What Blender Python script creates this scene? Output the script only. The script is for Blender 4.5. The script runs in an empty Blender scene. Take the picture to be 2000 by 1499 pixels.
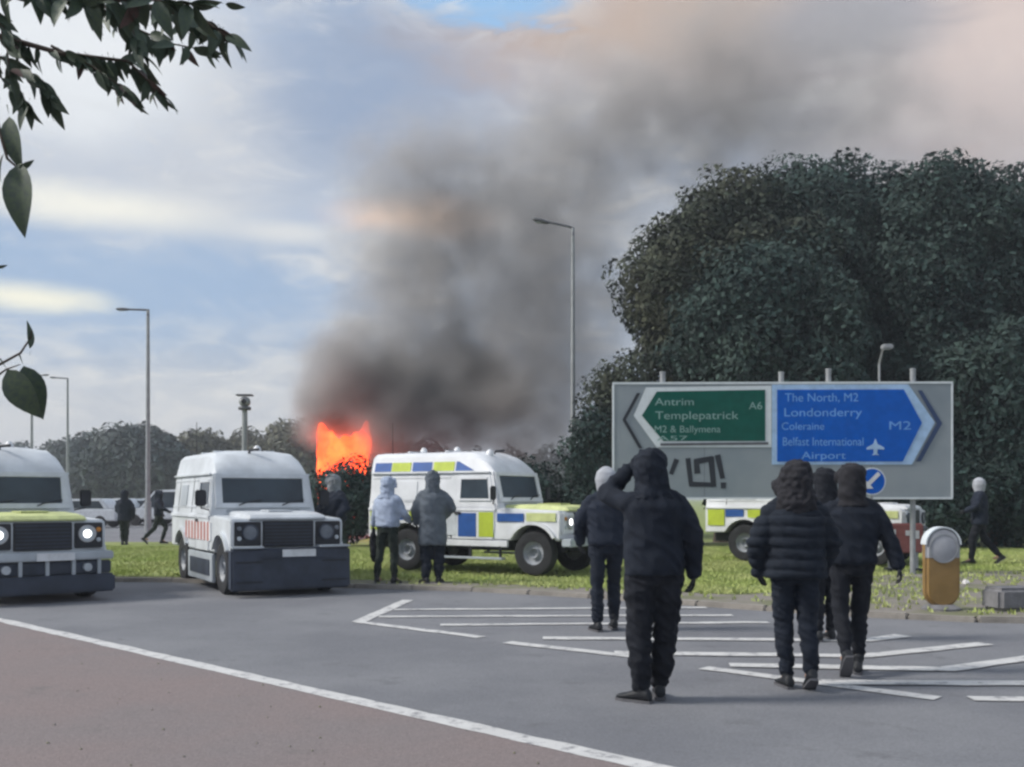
import bpy, bmesh, math, random
import numpy as np
from mathutils import Vector, Matrix, noise
R = math.radians
scene = bpy.context.scene
C = scene.collection

# ------------------------------------------------------------------ camera
EYE, FPX, HOR = 1.5, 2000.0, 972.0
cam_d = bpy.data.cameras.new('camera')
cam = bpy.data.objects.new('camera', cam_d); C.objects.link(cam)
cam.location = (0, 0, EYE); cam.rotation_euler = (R(90), 0, 0)
cam_d.sensor_width = 36.0; cam_d.lens = 36.0
cam_d.shift_y = (HOR - 749.5) / 2000.0
cam_d.clip_end = 3000; cam_d.clip_start = 0.05
scene.camera = cam

def at(px, py, d):
    return Vector(((px - 1000) / FPX * d, d, EYE + (HOR - py) / FPX * d))
def gx(px, d):
    return (px - 1000) / FPX * d
def gd(py, z=0.0):
    return FPX * (EYE - z) / (py - HOR)

# ------------------------------------------------------------------ node helper
class NT:
    def __init__(s, tree): s.t = tree
    def n(s, kind, ins=None, **props):
        nd = s.t.nodes.new(kind)
        for k, v in props.items(): setattr(nd, k, v)
        if ins:
            for k, v in ins.items():
                sock = nd.inputs[k]
                if isinstance(v, bpy.types.NodeSocket): s.t.links.new(v, sock)
                else: sock.default_value = v
        return nd
    def m(s, op, a, b=None, c=None, clamp=False):
        ins = {0: a}
        if b is not None: ins[1] = b
        if c is not None: ins[2] = c
        nd = s.n('ShaderNodeMath', ins, operation=op); nd.use_clamp = clamp
        return nd.outputs[0]
    def ss(s, v, a, b, lo=0.0, hi=1.0):
        nd = s.n('ShaderNodeMapRange', {0: v, 1: a, 2: b, 3: lo, 4: hi}, interpolation_type='SMOOTHSTEP')
        return nd.outputs[0]
    def mix(s, f, a, b, bt='MIX'):
        nd = s.n('ShaderNodeMix', None, data_type='RGBA', blend_type=bt)
        for k, v in ((0, f), (6, a), (7, b)):
            if isinstance(v, bpy.types.NodeSocket): s.t.links.new(v, nd.inputs[k])
            else: nd.inputs[k].default_value = v if k == 0 else (tuple(v) + (1,))[:4]
        return nd.outputs[2]
    def link(s, a, b): s.t.links.new(a, b)

def lin(c):
    return tuple(((x/255.0)/12.92 if x/255.0 <= 0.04045 else ((x/255.0+0.055)/1.055)**2.4) for x in c)

# ------------------------------------------------------------------ world
SUN_EL, SUN_AZ = 40.0, -98.0        # azimuth from +Y, negative = left of the view
world = bpy.data.worlds.new('World'); scene.world = world; world.use_nodes = True
w = NT(world.node_tree); world.node_tree.nodes.clear()
tc = w.n('ShaderNodeTexCoord'); dirv = tc.outputs['Generated']
sx = w.n('ShaderNodeSeparateXYZ', {0: dirv})
dx, dy, dz = sx.outputs
az = w.m('MULTIPLY', w.m('ARCTAN2', dx, dy), 57.29578)
el = w.m('MULTIPLY', w.m('ARCSINE', dz), 57.29578)
sky = w.n('ShaderNodeTexSky', None, sky_type='NISHITA', sun_disc=False, sun_elevation=R(SUN_EL), sun_rotation=R(SUN_AZ))
try: sky.air_density = 1.2; sky.dust_density = 2.0
except Exception: pass
strch = w.n('ShaderNodeVectorMath', {0: dirv, 1: (1.0, 1.0, 2.7)}, operation='MULTIPLY').outputs[0]
n1 = w.n('ShaderNodeTexNoise', {'Vector': strch, 'Scale': 2.6, 'Detail': 7.0, 'Roughness': 0.52, 'Distortion': 0.35}).outputs[0]
n2v = w.n('ShaderNodeVectorMath', {0: strch, 1: (3.1, 7.7, 1.3)}, operation='ADD').outputs[0]
n2 = w.n('ShaderNodeTexNoise', {'Vector': n2v, 'Scale': 5.5, 'Detail': 6.0, 'Roughness': 0.55, 'Distortion': 0.5}).outputs[0]
n3v = w.n('ShaderNodeVectorMath', {0: strch, 1: (9.3, 1.7, 5.1)}, operation='ADD').outputs[0]
n3 = w.n('ShaderNodeTexNoise', {'Vector': n3v, 'Scale': 15.0, 'Detail': 7.0, 'Roughness': 0.6, 'Distortion': 0.8}).outputs[0]
nw = w.m('ADD', w.m('MULTIPLY', n2, 0.6), w.m('MULTIPLY', n3, 0.4))
def blob(px, py, wx, wy, soft=0.35, wob=0.9):
    a0 = math.degrees(math.atan((px-1000)/FPX)); e0 = math.degrees(math.atan((HOR-py)/FPX*math.cos(R(a0))))
    wa, we = wx/FPX*57.3, wy/FPX*57.3
    da = w.m('DIVIDE', w.m('SUBTRACT', az, a0), wa); de = w.m('DIVIDE', w.m('SUBTRACT', el, e0), we)
    d = w.m('SQRT', w.m('ADD', w.m('MULTIPLY', da, da), w.m('MULTIPLY', de, de)))
    d = w.m('ADD', d, w.m('MULTIPLY', w.m('SUBTRACT', nw, 0.5), wob*2.2))
    return w.ss(d, 1.0+soft, 1.0-soft-0.15)
K = 10.0
def kc(c, f=1.0): return tuple(x*K*f for x in lin(c))
blue = w.n('ShaderNodeVectorMath', {0: sky.outputs[0], 1: (1.0, 1.0, 1.0)}, operation='MULTIPLY').outputs[0]
base = w.mix(w.ss(n1, 0.36, 0.62), kc((160, 181, 211)), kc((200, 205, 213)))
base = w.mix(w.m('MULTIPLY', w.ss(n2, 0.50, 0.72), 0.55), base, kc((232, 231, 228)))
base = w.mix(w.m('MULTIPLY', w.ss(n3, 0.50, 0.66), 0.45), base, kc((238, 236, 232)))
base = w.mix(w.m('MULTIPLY', w.ss(n3, 0.50, 0.34), 0.42), base, kc((150, 166, 190)))
base = w.mix(w.m('MULTIPLY', w.ss(el, 9.0, 0.5), 0.65), base, kc((222, 221, 222)))
def put(base, mask, amt, col, f=1.0): return w.mix(w.m('MULTIPLY', mask, amt), base, kc(col, f))
base = put(base, blob(300, 250, 430, 190, 0.6), 0.65, (212, 214, 218))
base = put(base, blob(60, 30, 330, 170, 0.5), 0.8, (243, 246, 248))
base = put(base, blob(230, 560, 430, 120, 0.5), 0.9, (158, 183, 214))
base = put(base, blob(760, 180, 260, 180, 0.6), 0.85, (148, 165, 192))
base = put(base, blob(200, 405, 200, 36, 0.7, 1.2), 0.95, (247, 244, 232), 1.05)
base = put(base, blob(560, 455, 110, 20, 0.7, 1.2), 0.7, (235, 234, 230))
base = put(base, blob(40, 580, 130, 24, 0.7, 1.0), 0.95, (250, 246, 226), 1.05)
base = put(base, blob(1320, 50, 400, 130, 0.7), 0.9, (204, 176, 152))
base = put(base, blob(1950, 130, 300, 280, 0.7), 0.85, (224, 204, 194))
base = put(base, blob(1660, 40, 170, 80, 0.5), 0.7, (140, 148, 162))
base = put(base, blob(820, 425, 150, 38, 0.6, 1.0), 0.95, (250, 214, 184), 1.3)
rim = w.m('MULTIPLY', blob(950, -20, 230, 72, 0.5, 2.6), w.ss(nw, 0.40, 0.58))
base = put(base, rim, 0.9, (236, 236, 234), 1.05)
hole = blob(950, -45, 190, 60, 0.35, 2.2)
base = w.mix(w.m('MULTIPLY', hole, 0.9), base, kc((150, 197, 240)))
col = w.mix(0.88, blue, base)
bg = w.n('ShaderNodeBackground', {0: col, 1: 0.1})
wo = w.n('ShaderNodeOutputWorld'); w.link(bg.outputs[0], wo.inputs[0])
try: world.cycles.sampling_method = 'MANUAL'; world.cycles.sample_map_resolution = 512
except Exception: pass

# ------------------------------------------------------------------ sun, exposure
sd = bpy.data.lights.new('sun', 'SUN'); sd.energy = 3.4; sd.angle = R(13); sd.color = (1.0, 0.95, 0.88)
sun = bpy.data.objects.new('sun', sd); C.objects.link(sun)
sdir = Vector((math.sin(R(SUN_AZ))*math.cos(R(SUN_EL)), math.cos(R(SUN_AZ))*math.cos(R(SUN_EL)), math.sin(R(SUN_EL))))
sun.rotation_euler = sdir.to_track_quat('Z', 'Y').to_euler(); sun.location = sdir*60
vs = scene.view_settings
vs.view_transform = 'Standard'; vs.look = 'None'; vs.gamma = 1.0; vs.exposure = 0.12
vs.use_curve_mapping = False
cy = scene.cycles
cy.use_denoising = True; cy.use_light_tree = False
cy.max_bounces = 4; cy.diffuse_bounces = 2; cy.glossy_bounces = 2; cy.volume_bounces = 0; cy.transparent_max_bounces = 8
cy.volume_step_rate = 2.5; cy.volume_max_steps = 128
cy.use_adaptive_sampling = True; cy.adaptive_threshold = 0.02
cy.filter_width = 2.6

# ------------------------------------------------------------------ materials
def mat(name, col, rough=0.7, var=0.12, scale=6.0, bump=0.0, bscale=40.0, metal=0.0, col2=None, emit=None, es=0.0, spec=0.4, thr=(0.35, 0.65), island=0.0, coord='Object'):
    m = bpy.data.materials.new(name); m.use_nodes = True
    t = NT(m.node_tree); b = m.node_tree.nodes['Principled BSDF']
    b.inputs['Roughness'].default_value = rough; b.inputs['Metallic'].default_value = metal
    b.inputs['Specular IOR Level'].default_value = spec
    tcn = t.n('ShaderNodeTexCoord').outputs[coord]
    nz = t.n('ShaderNodeTexNoise', {'Vector': tcn, 'Scale': scale, 'Detail': 5.0, 'Roughness': 0.6})
    c1 = tuple(col)
    if col2 is None:
        lo = tuple(max(0, x*(1-var)) for x in c1); hi = tuple(min(1, x*(1+var)) for x in c1)
        out = t.mix(t.ss(nz.outputs[0], 0.3, 0.7), lo, hi)
    else:
        out = t.mix(t.ss(nz.outputs[0], thr[0], thr[1]), c1, tuple(col2))
    if island:
        gi = t.n('ShaderNodeNewGeometry').outputs['Random Per Island']
        f = t.m('MULTIPLY_ADD', gi, 2*island, 1.0-island)
        out = t.mix(1.0, out, t.n('ShaderNodeCombineColor', {0: f, 1: f, 2: f}).outputs[0], 'MULTIPLY')
    t.link(out, b.inputs['Base Color'])
    if bump:
        nb = t.n('ShaderNodeTexNoise', {'Vector': tcn, 'Scale': bscale, 'Detail': 4.0})
        bp = t.n('ShaderNodeBump', {'Height': nb.outputs[0], 'Strength': bump, 'Distance': 0.02})
        t.link(bp.outputs[0], b.inputs['Normal'])
    if emit:
        b.inputs['Emission Color'].default_value = tuple(emit) + (1,); b.inputs['Emission Strength'].default_value = es
    return m

M = {}
def ground_mat(name, a, b, c, rough=0.88, speck=0.22):
    m = bpy.data.materials.new(name); m.use_nodes = True; t = NT(m.node_tree); bs = m.node_tree.nodes['Principled BSDF']
    bs.inputs['Roughness'].default_value = rough; bs.inputs['Specular IOR Level'].default_value = 0.35
    tcn = t.n('ShaderNodeTexCoord').outputs['Object']
    nn = lambda sc, de, ro, off: t.n('ShaderNodeTexNoise', {'Vector': t.n('ShaderNodeVectorMath', {0: tcn, 1: off}, operation='ADD').outputs[0], 'Scale': sc, 'Detail': de, 'Roughness': ro}).outputs[0]
    out = t.mix(t.ss(nn(.45, 5., .6, (1, 2, 0)), .35, .65), a, b)
    out = t.mix(t.m('MULTIPLY', t.ss(nn(1.7, 6., .7, (7, 3, 0)), .56, .72), .8), out, c)
    big_ = nn(38., 4., .8, (0, 0, 0)); f = t.m('MULTIPLY_ADD', big_, 2*speck, 1.0-speck)
    vor = t.n('ShaderNodeTexVoronoi', {'Vector': tcn, 'Scale': 90.0}).outputs['Color']
    sv = t.n('ShaderNodeSeparateColor', {0: vor}).outputs[0]; f = t.m('MULTIPLY', f, t.m('MULTIPLY_ADD', sv, .24, .88))
    out = t.mix(1.0, out, t.n('ShaderNodeCombineColor', {0: f, 1: f, 2: f}).outputs[0], 'MULTIPLY')
    t.link(out, bs.inputs['Base Color'])
    bp = t.n('ShaderNodeBump', {'Height': t.n('ShaderNodeTexNoise', {'Vector': tcn, 'Scale': 120.0, 'Detail': 4.0}).outputs[0], 'Strength': .45, 'Distance': .02})
    t.link(bp.outputs[0], bs.inputs['Normal']); return m
M['asphalt'] = ground_mat('asphalt', (0.160, 0.165, 0.182), (0.205, 0.210, 0.226), (0.135, 0.138, 0.150))
M['red_tarmac'] = ground_mat('red_tarmac', (0.222, 0.182, 0.178), (0.205, 0.180, 0.180), (0.168, 0.150, 0.148))
M['earth'] = mat('earth', (0.22, 0.20, 0.18), 0.95, scale=1.3, bump=0.5, bscale=30, col2=(0.16, 0.165, 0.095), thr=(0.42, 0.6))
M['turf'] = mat('turf', (0.20, 0.26, 0.07), 0.95, scale=1.1, bump=0.6, bscale=40, col2=(0.25, 0.28, 0.10))
M['blade'] = mat('blade', (0.32, 0.395, 0.11), 0.8, scale=0.55, col2=(0.43, 0.465, 0.19), island=0.14)
M['kerb'] = mat('kerb', (0.27, 0.25, 0.225), 0.9, var=0.2, scale=3, bump=0.3, bscale=40)
def worn_paint():
    m = mat('road_paint', (0.56, 0.56, 0.555), 0.75, var=0.06, scale=3)
    t = NT(m.node_tree); b = m.node_tree.nodes['Principled BSDF']
    tcn = t.n('ShaderNodeTexCoord').outputs['Object']
    n = t.n('ShaderNodeTexNoise', {'Vector': tcn, 'Scale': 7.0, 'Detail': 8.0, 'Roughness': 0.75}).outputs[0]
    old = b.inputs['Base Color'].links[0].from_socket
    t.link(t.mix(t.ss(n, 0.50, 0.66), old, (0.23, 0.23, 0.245)), b.inputs['Base Color'])
    return m
M['paint'] = worn_paint()
M['white'] = mat('white_armour_paint', (0.58, 0.615, 0.65), 0.42, var=0.13, scale=2.2, bump=0.03, bscale=6, spec=0.5)
M['whiter'] = mat('clean_white_paint', (0.71, 0.73, 0.76), 0.4, var=0.11, scale=2.2, bump=0.03, bscale=6, spec=0.5)
M['grey'] = mat('grey_armour_paint', (0.40, 0.44, 0.48), 0.45, var=0.1, scale=2.0)
M['skirt'] = mat('dark_skirt', (0.035, 0.045, 0.068), 0.6, var=0.25, scale=3)
M['black'] = mat('black_trim', (0.018, 0.02, 0.026), 0.55, var=0.2)
M['rubber'] = mat('tyre_rubber', (0.022, 0.023, 0.026), 0.85, var=0.25, bump=0.2)
M['rim'] = mat('grey_rim', (0.28, 0.30, 0.33), 0.5, var=0.15)
M['glass'] = mat('dark_armoured_glass', (0.035, 0.05, 0.065), 0.18, var=0.2, scale=1.5, spec=0.35)
M['yellow'] = mat('fluorescent_yellow', (0.46, 0.56, 0.05), 0.5, var=0.08)
M['pale_yellow'] = mat('pale_fluorescent_yellow', (0.55, 0.60, 0.27), 0.5, var=0.15)
M['blue'] = mat('battenburg_blue', (0.02, 0.09, 0.32), 0.5, var=0.12)
M['orange'] = mat('orange_red_marking', (0.42, 0.10, 0.07), 0.5, var=0.15)
M['silver'] = mat('silver_metal', (0.45, 0.46, 0.48), 0.35, var=0.1, metal=0.6)
M['plate'] = mat('number_plate', (0.62, 0.64, 0.66), 0.5)
M['lamp_off'] = mat('lamp_glass', (0.42, 0.46, 0.50), 0.15, spec=0.7)
M['lamp_on'] = mat('lamp_lit', (0.9, 0.9, 0.9), 0.2, emit=(1, 0.98, 0.95), es=3.0)
M['amber'] = mat('amber_lens', (0.5, 0.2, 0.03), 0.25)
M['galv'] = mat('galvanised_steel', (0.30, 0.315, 0.33), 0.55, var=0.12, metal=0.2)
M['darksteel'] = mat('dark_steel', (0.10, 0.105, 0.12), 0.6)
M['signgrey'] = mat('sign_grey', (0.265, 0.30, 0.325), 0.55, var=0.10, scale=0.8, col2=(0.215, 0.255, 0.285))
M['signgreen'] = mat('sign_green', (0.005, 0.085, 0.065), 0.6, spec=0.12, var=0.1)
M['signblue'] = mat('sign_blue', (0.002, 0.095, 0.46), 0.6, spec=0.12, var=0.08)
M['signwhite'] = mat('sign_white', (0.62, 0.67, 0.70), 0.5, var=0.06)
M['greenletter'] = mat('sign_lettering_on_green', (0.22, 0.35, 0.33), 0.5)
M['blueletter'] = mat('sign_lettering_on_blue', (0.14, 0.33, 0.68), 0.5)
M['bluewhite'] = mat('sign_border_on_blue', (0.34, 0.50, 0.72), 0.5)
M['signnavy'] = mat('sign_navy', (0.02, 0.045, 0.12), 0.5)
M['spray'] = mat('black_spray_paint', (0.02, 0.025, 0.035), 0.7)
M['skin'] = mat('skin', (0.42, 0.26, 0.19), 0.55, var=0.08)
M['hair'] = mat('brown_hair', (0.03, 0.02, 0.015), 0.6, bump=0.4, bscale=90)
def cloth(n, c, **k): M[n] = mat(n, c, 0.85, var=0.18, scale=7, bump=0.25, bscale=60, spec=0.25, **k)
cloth('navy', (0.011, 0.0155, 0.026)); cloth('navy2', (0.016, 0.022, 0.037)); cloth('charcoal', (0.011, 0.013, 0.019))
cloth('puffer', (0.012, 0.017, 0.027)); cloth('greycoat', (0.11, 0.13, 0.155)); cloth('paleblue', (0.34, 0.40, 0.52))
cloth('darkgreen', (0.018, 0.026, 0.022)); cloth('palecloth', (0.38, 0.40, 0.44)); cloth('brownhood', (0.022, 0.022, 0.027)); cloth('midgrey', (0.21, 0.23, 0.25))
M['shoe'] = mat('dark_shoe', (0.014, 0.016, 0.02), 0.6); M['sole'] = mat('shoe_sole', (0.10, 0.10, 0.11), 0.7)
M['bark'] = mat('bark', (0.07, 0.055, 0.045), 0.9, var=0.3, scale=8, bump=0.6, bscale=25)
M['leaf_dark'] = mat('dark_foliage', (0.020, 0.041, 0.038), 0.75, scale=0.35, col2=(0.036, 0.060, 0.051), island=0.5, spec=0.25)
M['leaf_olive'] = mat('olive_foliage', (0.030, 0.044, 0.034), 0.75, scale=0.4, col2=(0.056, 0.062, 0.040), island=0.45, spec=0.25)
M['leaf_far'] = mat('far_foliage', (0.065, 0.088, 0.092), 0.85, scale=0.25, col2=(0.09, 0.105, 0.10), island=0.35, spec=0.2)  # paler than near foliage: part of the distance haze is put into the colour
M['leaf_far2'] = mat('far_olive_foliage', (0.10, 0.105, 0.075), 0.85, scale=0.25, col2=(0.12, 0.12, 0.09), island=0.35, spec=0.2)  # olive version, likewise lightened in the colour for distance haze
M['leaf_near'] = mat('near_leaf', (0.060, 0.090, 0.050), 0.5, scale=12, col2=(0.040, 0.062, 0.050), bump=0.15, bscale=80)
M['leaf_red'] = mat('reddish_near_leaf', (0.10, 0.055, 0.055), 0.5, scale=12, col2=(0.06, 0.06, 0.05))
M['bollard'] = mat('amber_bollard', (0.25, 0.155, 0.055), 0.5, var=0.12, scale=5)
M['bollardtop'] = mat('grey_bollard_head', (0.33, 0.34, 0.37), 0.45)
M['concrete'] = mat('concrete', (0.17, 0.17, 0.18), 0.9, var=0.2, bump=0.4)
M['litter'] = mat('litter', (0.7, 0.68, 0.68), 0.7)
M['carpaint'] = mat('pale_car_paint', (0.60, 0.64, 0.68), 0.3, spec=0.6)
M['cabinet'] = mat('cabinet_grey', (0.10, 0.115, 0.13), 0.6)
M['lens_dull'] = mat('dull_lamp_glass', (0.14, 0.16, 0.19), 0.25, spec=0.5)
M['redplastic'] = mat('faded_red_plastic', (0.24, 0.085, 0.08), 0.6, var=0.15)
M['darkcar'] = mat('dark_car_paint', (0.03, 0.035, 0.045), 0.3, spec=0.6)

# ------------------------------------------------------------------ mesh builder
class MB:
    def __init__(s): s.v = []; s.f = []
    def add(s, vs, fs):
        o = len(s.v); s.v += [tuple(v) for v in vs]; s.f += [tuple(i+o for i in f) for f in fs]; return s
    def box(s, x0, x1, y0, y1, z0, z1):
        return s.add([(x0,y0,z0),(x1,y0,z0),(x1,y1,z0),(x0,y1,z0),(x0,y0,z1),(x1,y0,z1),(x1,y1,z1),(x0,y1,z1)],
                     [(0,3,2,1),(4,5,6,7),(0,1,5,4),(1,2,6,5),(2,3,7,6),(3,0,4,7)])
    def loft(s, rings, cap=True, closed=True):
        n = len(rings[0]); vs = [p for r in rings for p in r]; fs = []
        for i in range(len(rings)-1):
            for j in range(n if closed else n-1):
                k = (j+1) % n
                fs.append((i*n+j, i*n+k, (i+1)*n+k, (i+1)*n+j))
        if cap and closed:
            fs.append(tuple(range(n-1, -1, -1))); fs.append(tuple((len(rings)-1)*n+j for j in range(n)))
        return s.add(vs, fs)
    def tube(s, pts, rad, n=10, cap=True):
        pts = [Vector(p) for p in pts]
        if not hasattr(rad, '__len__'): rad = [rad]*len(pts)
        rings = []; up = None
        for i, p in enumerate(pts):
            d = (pts[min(i+1, len(pts)-1)] - pts[max(i-1, 0)])
            if d.length < 1e-9: d = Vector((0,0,1))
            d.normalize()
            if up is None:
                a = Vector((0,0,1)) if abs(d.z) < 0.9 else Vector((1,0,0))
                u = d.cross(a).normalized()
            else:
                u = (up - d*up.dot(d)).normalized()
            up = u; v = d.cross(u)
            rings.append([p + (u*math.cos(2*math.pi*k/n) + v*math.sin(2*math.pi*k/n))*rad[i] for k in range(n)])
        return s.loft(rings, cap)
    def capsule(s, a, b, ra, rb, n=12):
        a, b = Vector(a), Vector(b); d = (b-a)
        L = d.length
        if L < 1e-6: d = Vector((0,0,1))
        else: d = d.normalized()
        pts = []; rad = []
        for t in (90, 65, 40, 18): pts.append(a - d*ra*math.sin(R(t))); rad.append(max(ra*math.cos(R(t)), ra*0.03))
        pts.append(a); rad.append(ra); pts.append(b); rad.append(rb)
        for t in (18, 40, 65, 90): pts.append(b + d*rb*math.sin(R(t))); rad.append(max(rb*math.cos(R(t)), rb*0.03))
        return s.tube(pts, rad, n)
    def chain(s, pts, rads, n=12):
        for i in range(len(pts)-1): s.capsule(pts[i], pts[i+1], rads[i], rads[i+1], n)
        return s
    def ell(s, c, rx, ry, rz, nu=14, nv=9):
        rings = []
        for i in range(nv+1):
            t = math.pi*i/nv - math.pi/2; k = max(math.cos(t), 0.03)
            rings.append([(c[0]+rx*k*math.cos(2*math.pi*j/nu), c[1]+ry*k*math.sin(2*math.pi*j/nu), c[2]+rz*math.sin(t)) for j in range(nu)])
        return s.loft(rings)
    def lathe(s, prof, c=(0,0,0), axis='z', n=24):
        rings = []
        if prof[0][0] > .05 and prof[-1][0] > .05 and (prof[0] != prof[-1]): prof = list(prof)+[prof[0]]
        ringed = prof[0][0] > .05 and prof[-1][0] > .05
        for r, h in prof:
            ring = []
            for j in range(n):
                a = 2*math.pi*j/n; u, v = r*math.cos(a), r*math.sin(a)
                if axis == 'z': p = (u, v, h)
                elif axis == 'y': p = (u, h, v)
                else: p = (h, u, v)
                ring.append((p[0]+c[0], p[1]+c[1], p[2]+c[2]))
            rings.append(ring)
        return s.loft(rings, cap=not ringed)
    def prism(s, poly, h0, h1, axis='y'):
        def P(a, b, h): return {'y': (a, h, b), 'x': (h, a, b), 'z': (a, b, h)}[axis]
        n = len(poly)
        vs = [P(a, b, h0) for a, b in poly] + [P(a, b, h1) for a, b in poly]
        fs = [tuple(range(n)), tuple(range(2*n-1, n-1, -1))] + [(i, n+i, n+(i+1) % n, (i+1) % n) for i in range(n)]
        return s.add(vs, fs)
    def build(s, name, m, parent=None, smooth=False, bevel=0.0, seg=2, loc=None, ang=35, recalc=True):
        me = bpy.data.meshes.new(name)
        me.from_pydata(s.v, [], s.f)
        if recalc or bevel:
            bm = bmesh.new(); bm.from_mesh(me)
            if recalc: bmesh.ops.recalc_face_normals(bm, faces=bm.faces)
            if bevel:
                ed = [e for e in bm.edges if len(e.link_faces) == 2 and e.calc_face_angle(0) > R(30)]
                bmesh.ops.bevel(bm, geom=ed, offset=bevel, segments=seg, affect='EDGES', clamp_overlap=True)
            bm.to_mesh(me); bm.free()
        if smooth or bevel:
            me.shade_smooth(); me.set_sharp_from_angle(angle=R(ang))
        me.materials.append(M[m] if isinstance(m, str) else m)
        o = bpy.data.objects.new(name, me); C.objects.link(o)
        if parent is not None: o.parent = parent
        if loc is not None: o.location = loc
        return o
def tag(o, label=None, cat=None, group=None, kind=None):
    if label: o['label'] = label
    if cat: o['category'] = cat
    if group: o['group'] = group
    if kind: o['kind'] = kind
    return o
def empty(name, loc, rz=0):
    o = bpy.data.objects.new(name, None); C.objects.link(o); o.location = loc; o.rotation_euler = (0, 0, rz); o.empty_display_size = 0.2
    return o

# ------------------------------------------------------------------ ground, roads, markings
def sheet(name, poly, z, m, kind='structure'):
    o = MB().add([(x, y, z) for x, y in poly], [tuple(range(len(poly)))]).build(name, m)
    if o.data.polygons[0].normal.z < 0: o.data.flip_normals()
    return tag(o, kind=kind)
sheet('ground', [(-600, -100), (600, -100), (600, 700), (-600, 700)], -0.06, 'turf')
sheet('road', [(-60, -20), (60, -20), (60, 16), (20, 18), (-60, 19.3)], 0.0, 'asphalt')
sheet('far_road', [(-70, 36), (-5.5, 33.5), (-5.5, 62), (-70, 75)], -0.03, 'asphalt')
LA, LB = Vector((-6.25, 12.50)), Vector((1.9, 4.58))      # edge line between grey lane and red tarmac
ld = (LB-LA).normalized()
A0, B0 = LA - ld*14, LB + ld*14
sheet('red_path', [(A0.x, A0.y), (B0.x, B0.y), (B0.x-20, B0.y-22), (A0.x-20, A0.y-22)], 0.004, 'red_tarmac')
PZ = .0065
def stripe(pts, wd, name, label=None, jit=0.0, z=0.008, tilt_end=False):
    global PZ
    PZ += .00035; z = PZ
    mb = MB(); pts = [Vector(p) for p in pts]
    fine = []
    for i in range(len(pts)-1):
        n = max(1, int((pts[i+1]-pts[i]).length/0.25))
        fine += [pts[i].lerp(pts[i+1], k/n) for k in range(n)]
    fine.append(pts[-1])
    vs = []
    for i, p in enumerate(fine):
        d = (fine[min(i+1, len(fine)-1)]-fine[max(i-1, 0)]).normalized(); nn = Vector((-d.y, d.x))
        a = wd/2*(1+random.uniform(-jit, jit)); b = wd/2*(1+random.uniform(-jit, jit))
        vs += [(p.x+nn.x*a, p.y+nn.y*a, z), (p.x-nn.x*b, p.y-nn.y*b, z)]
    fs = [(2*i, 2*i+1, 2*i+3, 2*i+2) for i in range(len(fine)-1)]
    o = mb.add(vs, fs).build(name, 'paint', recalc=False)
    for p in o.data.polygons:
        if p.normal.z < 0: p.flip()
    return tag(o, kind='structure')
random.seed(5)
def gp(px, py): d = gd(py); return (gx(px, d), d)
stripe([A0, LA, LB, B0], 0.16, 'edge_line', jit=0.16)
apex = gp(700, 1216)
stripe([apex, gp(797, 1173)], 0.17, 'road_marking', jit=0.1)
stripe([apex, gp(940, 1246)], 0.15, 'road_marking', jit=0.2)
stripe([gp(990, 1256), gp(1240, 1284)], 0.17, 'road_marking', jit=0.12)
stripe([gp(1374, 1306), gp(1832, 1366)], 0.17, 'road_marking', jit=0.1)
stripe([gp(1895, 1366), gp(2260, 1371)], 0.17, 'road_marking', jit=0.1)
for a, b, c in [((770, 1192), (1380, 1188), None), ((740, 1206), (1430, 1203), None), ((860, 1222), (1500, 1217), None),
                ((1060, 1248), (1690, 1252), (1765, 1243)), ((1200, 1277), (1690, 1283), (1925, 1259)), ((1425, 1301), (1850, 1309), (2120, 1272)),
                ((1610, 1335), (2150, 1338), (2400, 1305))]:
    stripe([gp(*a), gp(*b)] + ([gp(*c)] if c else []), 0.21 if c else 0.16, 'road_marking', jit=0.16 if c else 0.3)
# verge with kerb stones
KL = [(-60, 19.4), (-14, 18.7), (-6, 18.2), (-2.6, 17.0), (-0.6, 16.4), (1.2, 15.3), (2.6, 14.2), (4.2, 13.0), (5.6, 12.35), (7.2, 12.15), (9.0, 12.3), (12, 12.8), (18, 14.5), (60, 20)]
sheet('verge', KL + [(60, 32.5), (-5.2, 33), (-60, 35)], 0.06, 'earth')
verge = bpy.data.objects['verge']
kst = MB().box(-0.445, 0.445, -0.075, 0.075, -0.25, 0.070)
kbm = kst.build('kerb_stone', 'kerb', verge, bevel=0.02, seg=2)
first = True
for i in range(1, len(KL)-2):
    a, b = Vector(KL[i]), Vector(KL[i+1]); L = (b-a).length; n = max(1, round(L/0.915)); d = (b-a).normalized(); ang = math.atan2(d.y, d.x)
    if a.x > 13: break
    for k in range(n):
        p = a.lerp(b, (k+0.5)/n)
        o = kbm if first else kbm.copy()
        if not first: C.objects.link(o)
        first = False
        o.location = (p.x + d.y*0.03, p.y - d.x*0.03, random.uniform(-0.012, 0.006)); o.rotation_euler = (random.uniform(-.02, .02), random.uniform(-.01, .01), ang + random.uniform(-.015, .015))
        o.scale.x = L/n/0.90
GP = [(-60, 19.9), (-14, 19.2), (-6.5, 18.6), (-3.0, 17.9), (-0.9, 17.4), (0.3, 16.7), (1.8, 16.0), (3.2, 15.2), (4.4, 15.6), (5.0, 16.7), (5.7, 18.2), (8, 19.6), (12, 20.6), (60, 26)]
sheet('lawn', GP + [(60, 32), (-5.4, 32.6), (-60, 34.6)], 0.066, 'turf')
def inside(x, y, poly):
    c = False; j = len(poly)-1
    for i in range(len(poly)):
        if (poly[i][1] > y) != (poly[j][1] > y) and x < (poly[j][0]-poly[i][0])*(y-poly[i][1])/(poly[j][1]-poly[i][1])+poly[i][0]: c = not c
        j = i
    return c
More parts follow.
